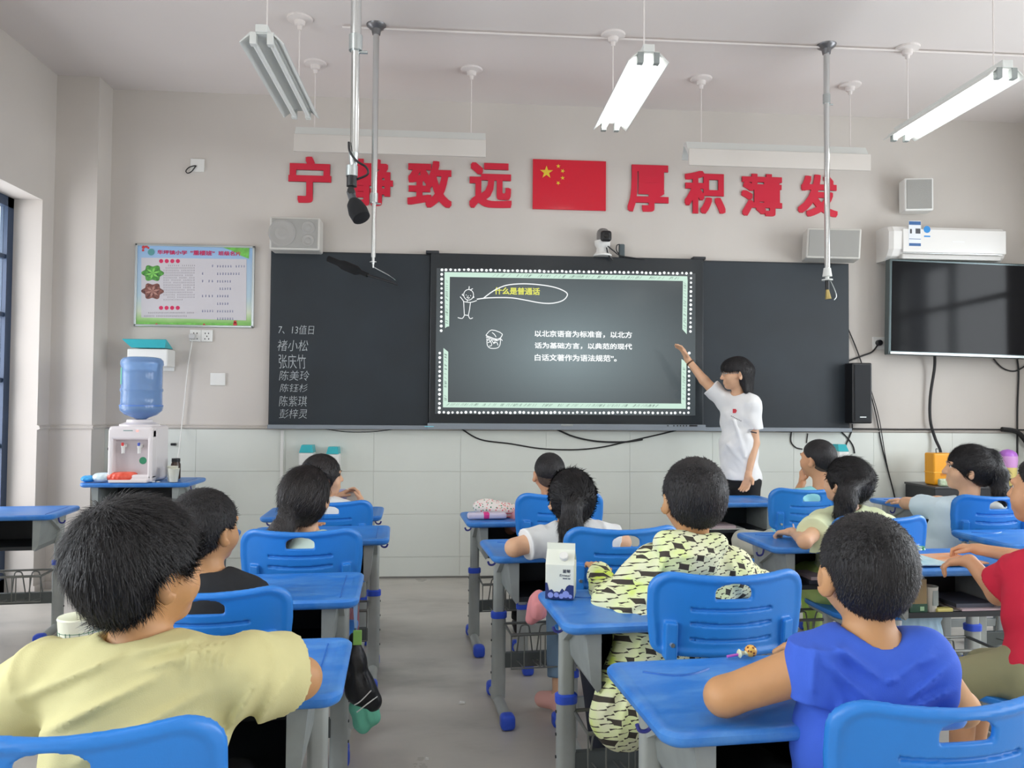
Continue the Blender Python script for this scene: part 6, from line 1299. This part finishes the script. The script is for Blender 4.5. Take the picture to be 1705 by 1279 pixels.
for i, (px_, py_) in enumerate(((256, 793), (264, 794))):
    p = on(px_, py_, 5.27); tag(MB().lathe([(.001, 0), (.012, .002), (.013, .006), (.001, .009)], 10, c=(p.x, 5.27, DZt)).build('paper_ball', M_white, None, True), ('left' if i == 0 else 'right')+' one of two tiny white crumbs at the desk edge before the dispenser', 'crumb', 'white crumbs before the dispenser')
a = on(290, 740, W-.008); 
tag(MB().box(a.x-.018, a.x+.018, W-.035, W-.010, a.z-.008, a.z+.010, r=.003).build('wall_clip', M_black), 'tiny black clip on the tiled wall above the jar', 'clip')
t = at('storage_cabinet', 'white plastic cabinet with round ring pull under the dispenser desk', 'cabinet', (-2.10, 5.44, 0))
MB().box(-.235, .235, -.13, .13, .26, .58, r=.015).box(-.22, -.18, -.12, .12, 0, .28, r=.005).box(.18, .22, -.12, .12, 0, .28, r=.005).build('carcass', M_white, t); MB().box(-.20, .20, -.14, -.125, .30, .56, r=.01).build('front_panel', mat('panel_white', (214, 214, 210), .4), t); MB().tube([(.04*cos(a), -.145, .535+.04*sin(a)) for a in np.linspace(0, 2*pi, 17)[:-1]], .004, n=6, closed=True).build('ring_pull', M_alu, t)
# --- far right corner
a = on(1512, 806, 5.84); t = at('side_cabinet', 'black low cabinet against the wall at far right', 'cabinet', (a.x, 5.5, 0)); hz_ = a.z
MB().box(0, 1.15, 0, .38, .05, hz_, r=.006).build('carcass', mat('cabinet_black', (40, 42, 46), .45), t); MB().box(-.006, 1.156, -.01, .385, hz_-.002, hz_+.014, r=.004).build('top_board', mat('cabinet_top', (72, 72, 74), .4), t)
for k in range(4): MB().box(.04+k*.34, .08+k*.34, .03, .35, 0, .06).build('leg', M_dark, t)
a, b = on(1555, 806, 5.6), on(1592, 753, 5.6); t = at('yellow_box', 'tall orange yellow plastic box standing on the black cabinet', 'box', (a.x, 5.6, hz_+.015)); wb, hb = b.x-a.x, b.z-a.z+.0
MB().box(0, wb, 0, .12, 0, hb, r=.012).build('box_body', mat('orange_yellow', (240, 164, 22), .4), t); MB().box(-.002, wb+.002, -.003, .122, hb*.38, hb*.41, r=.003).build('seam', mat('orange_light', (248, 186, 60), .4), t)
m = MB()
for z in (.29, .33, .35): m.box(wb*.3, wb*.95, -.0025, .001, hb*z, hb*(z+.012))
m.build('printed_lines', mat('orange_ink', (180, 96, 20), .5), t); MB().tube([(wb*.3, .05, hb-.004), (wb*.28, .05, hb+.03), (wb*.36, .05, hb+.03)], .003, smooth=3).build('wire_hook', M_cable, t)
a = on(1573, 806, 5.54); t = at('tissue_pack', 'small pale flowered packet in front of the orange box', 'packet', (a.x, 5.535, hz_+.015)); MB().box(-.05, .06, -.02, .02, 0, .055, r=.012).build('packet_body', mat('pale_flower', (216, 224, 200), .6, col2=(160, 180, 140), vscale=40), t, True)
a, b = on(1664, 806, 5.6), on(1692, 746, 5.6); t = at('plastic_jug', 'tall plastic jug with purple lid and yellow lower half behind the ponytail', 'jug', ((a.x+b.x)/2, 5.6, hz_+.015)); r_ = (b.x-a.x)/2; hj = b.z-a.z
MB().lathe([(r_*.75, 0), (r_*.8, .01), (r_*.9, hj*.5), (.001, hj*.5)], 24).build('yellow_base', mat('pale_yellow_plastic', (226, 208, 130), .35), t, True); MB().lathe([(r_*.9, hj*.5), (r_*.98, hj*.7), (r_*.95, hj*.82), (.001, hj*.82)], 24).build('lilac_body', mat('lilac', (216, 160, 220), .3), t, True)
MB().lathe([(r_*.97, hj*.815), (r_*.85, hj*.9), (r_*.5, hj*.97), (.001, hj)], 24).build('purple_lid', mat('purple', (180, 110, 206), .3), t, True)
# --- scraps on the floor
for x, y, r_, lab in ((769, 1172, .012, 'white paper scrap on the floor of the middle aisle'), (711, 1266, .006, 'tiny white crumb at the bottom of the middle aisle')):
    p = G(x, y, 0); m = MB().add([(-r_*1.3, -r_*.5, .001), (r_*1.1, -r_*.7, .003), (r_*1.3, r_*.5, .001), (-r_*.9, r_*.6, .006), (-r_, -r_*.4, .009), (r_, -r_*.5, .010), (r_, r_*.4, .008), (-r_*.7, r_*.5, .011)], [(0, 3, 2, 1), (4, 5, 6, 7), (0, 1, 5, 4), (1, 2, 6, 5), (2, 3, 7, 6), (3, 0, 4, 7)])
    tag(m.build('paper_scrap', M_white, loc=tuple(p)), lab, 'scrap')
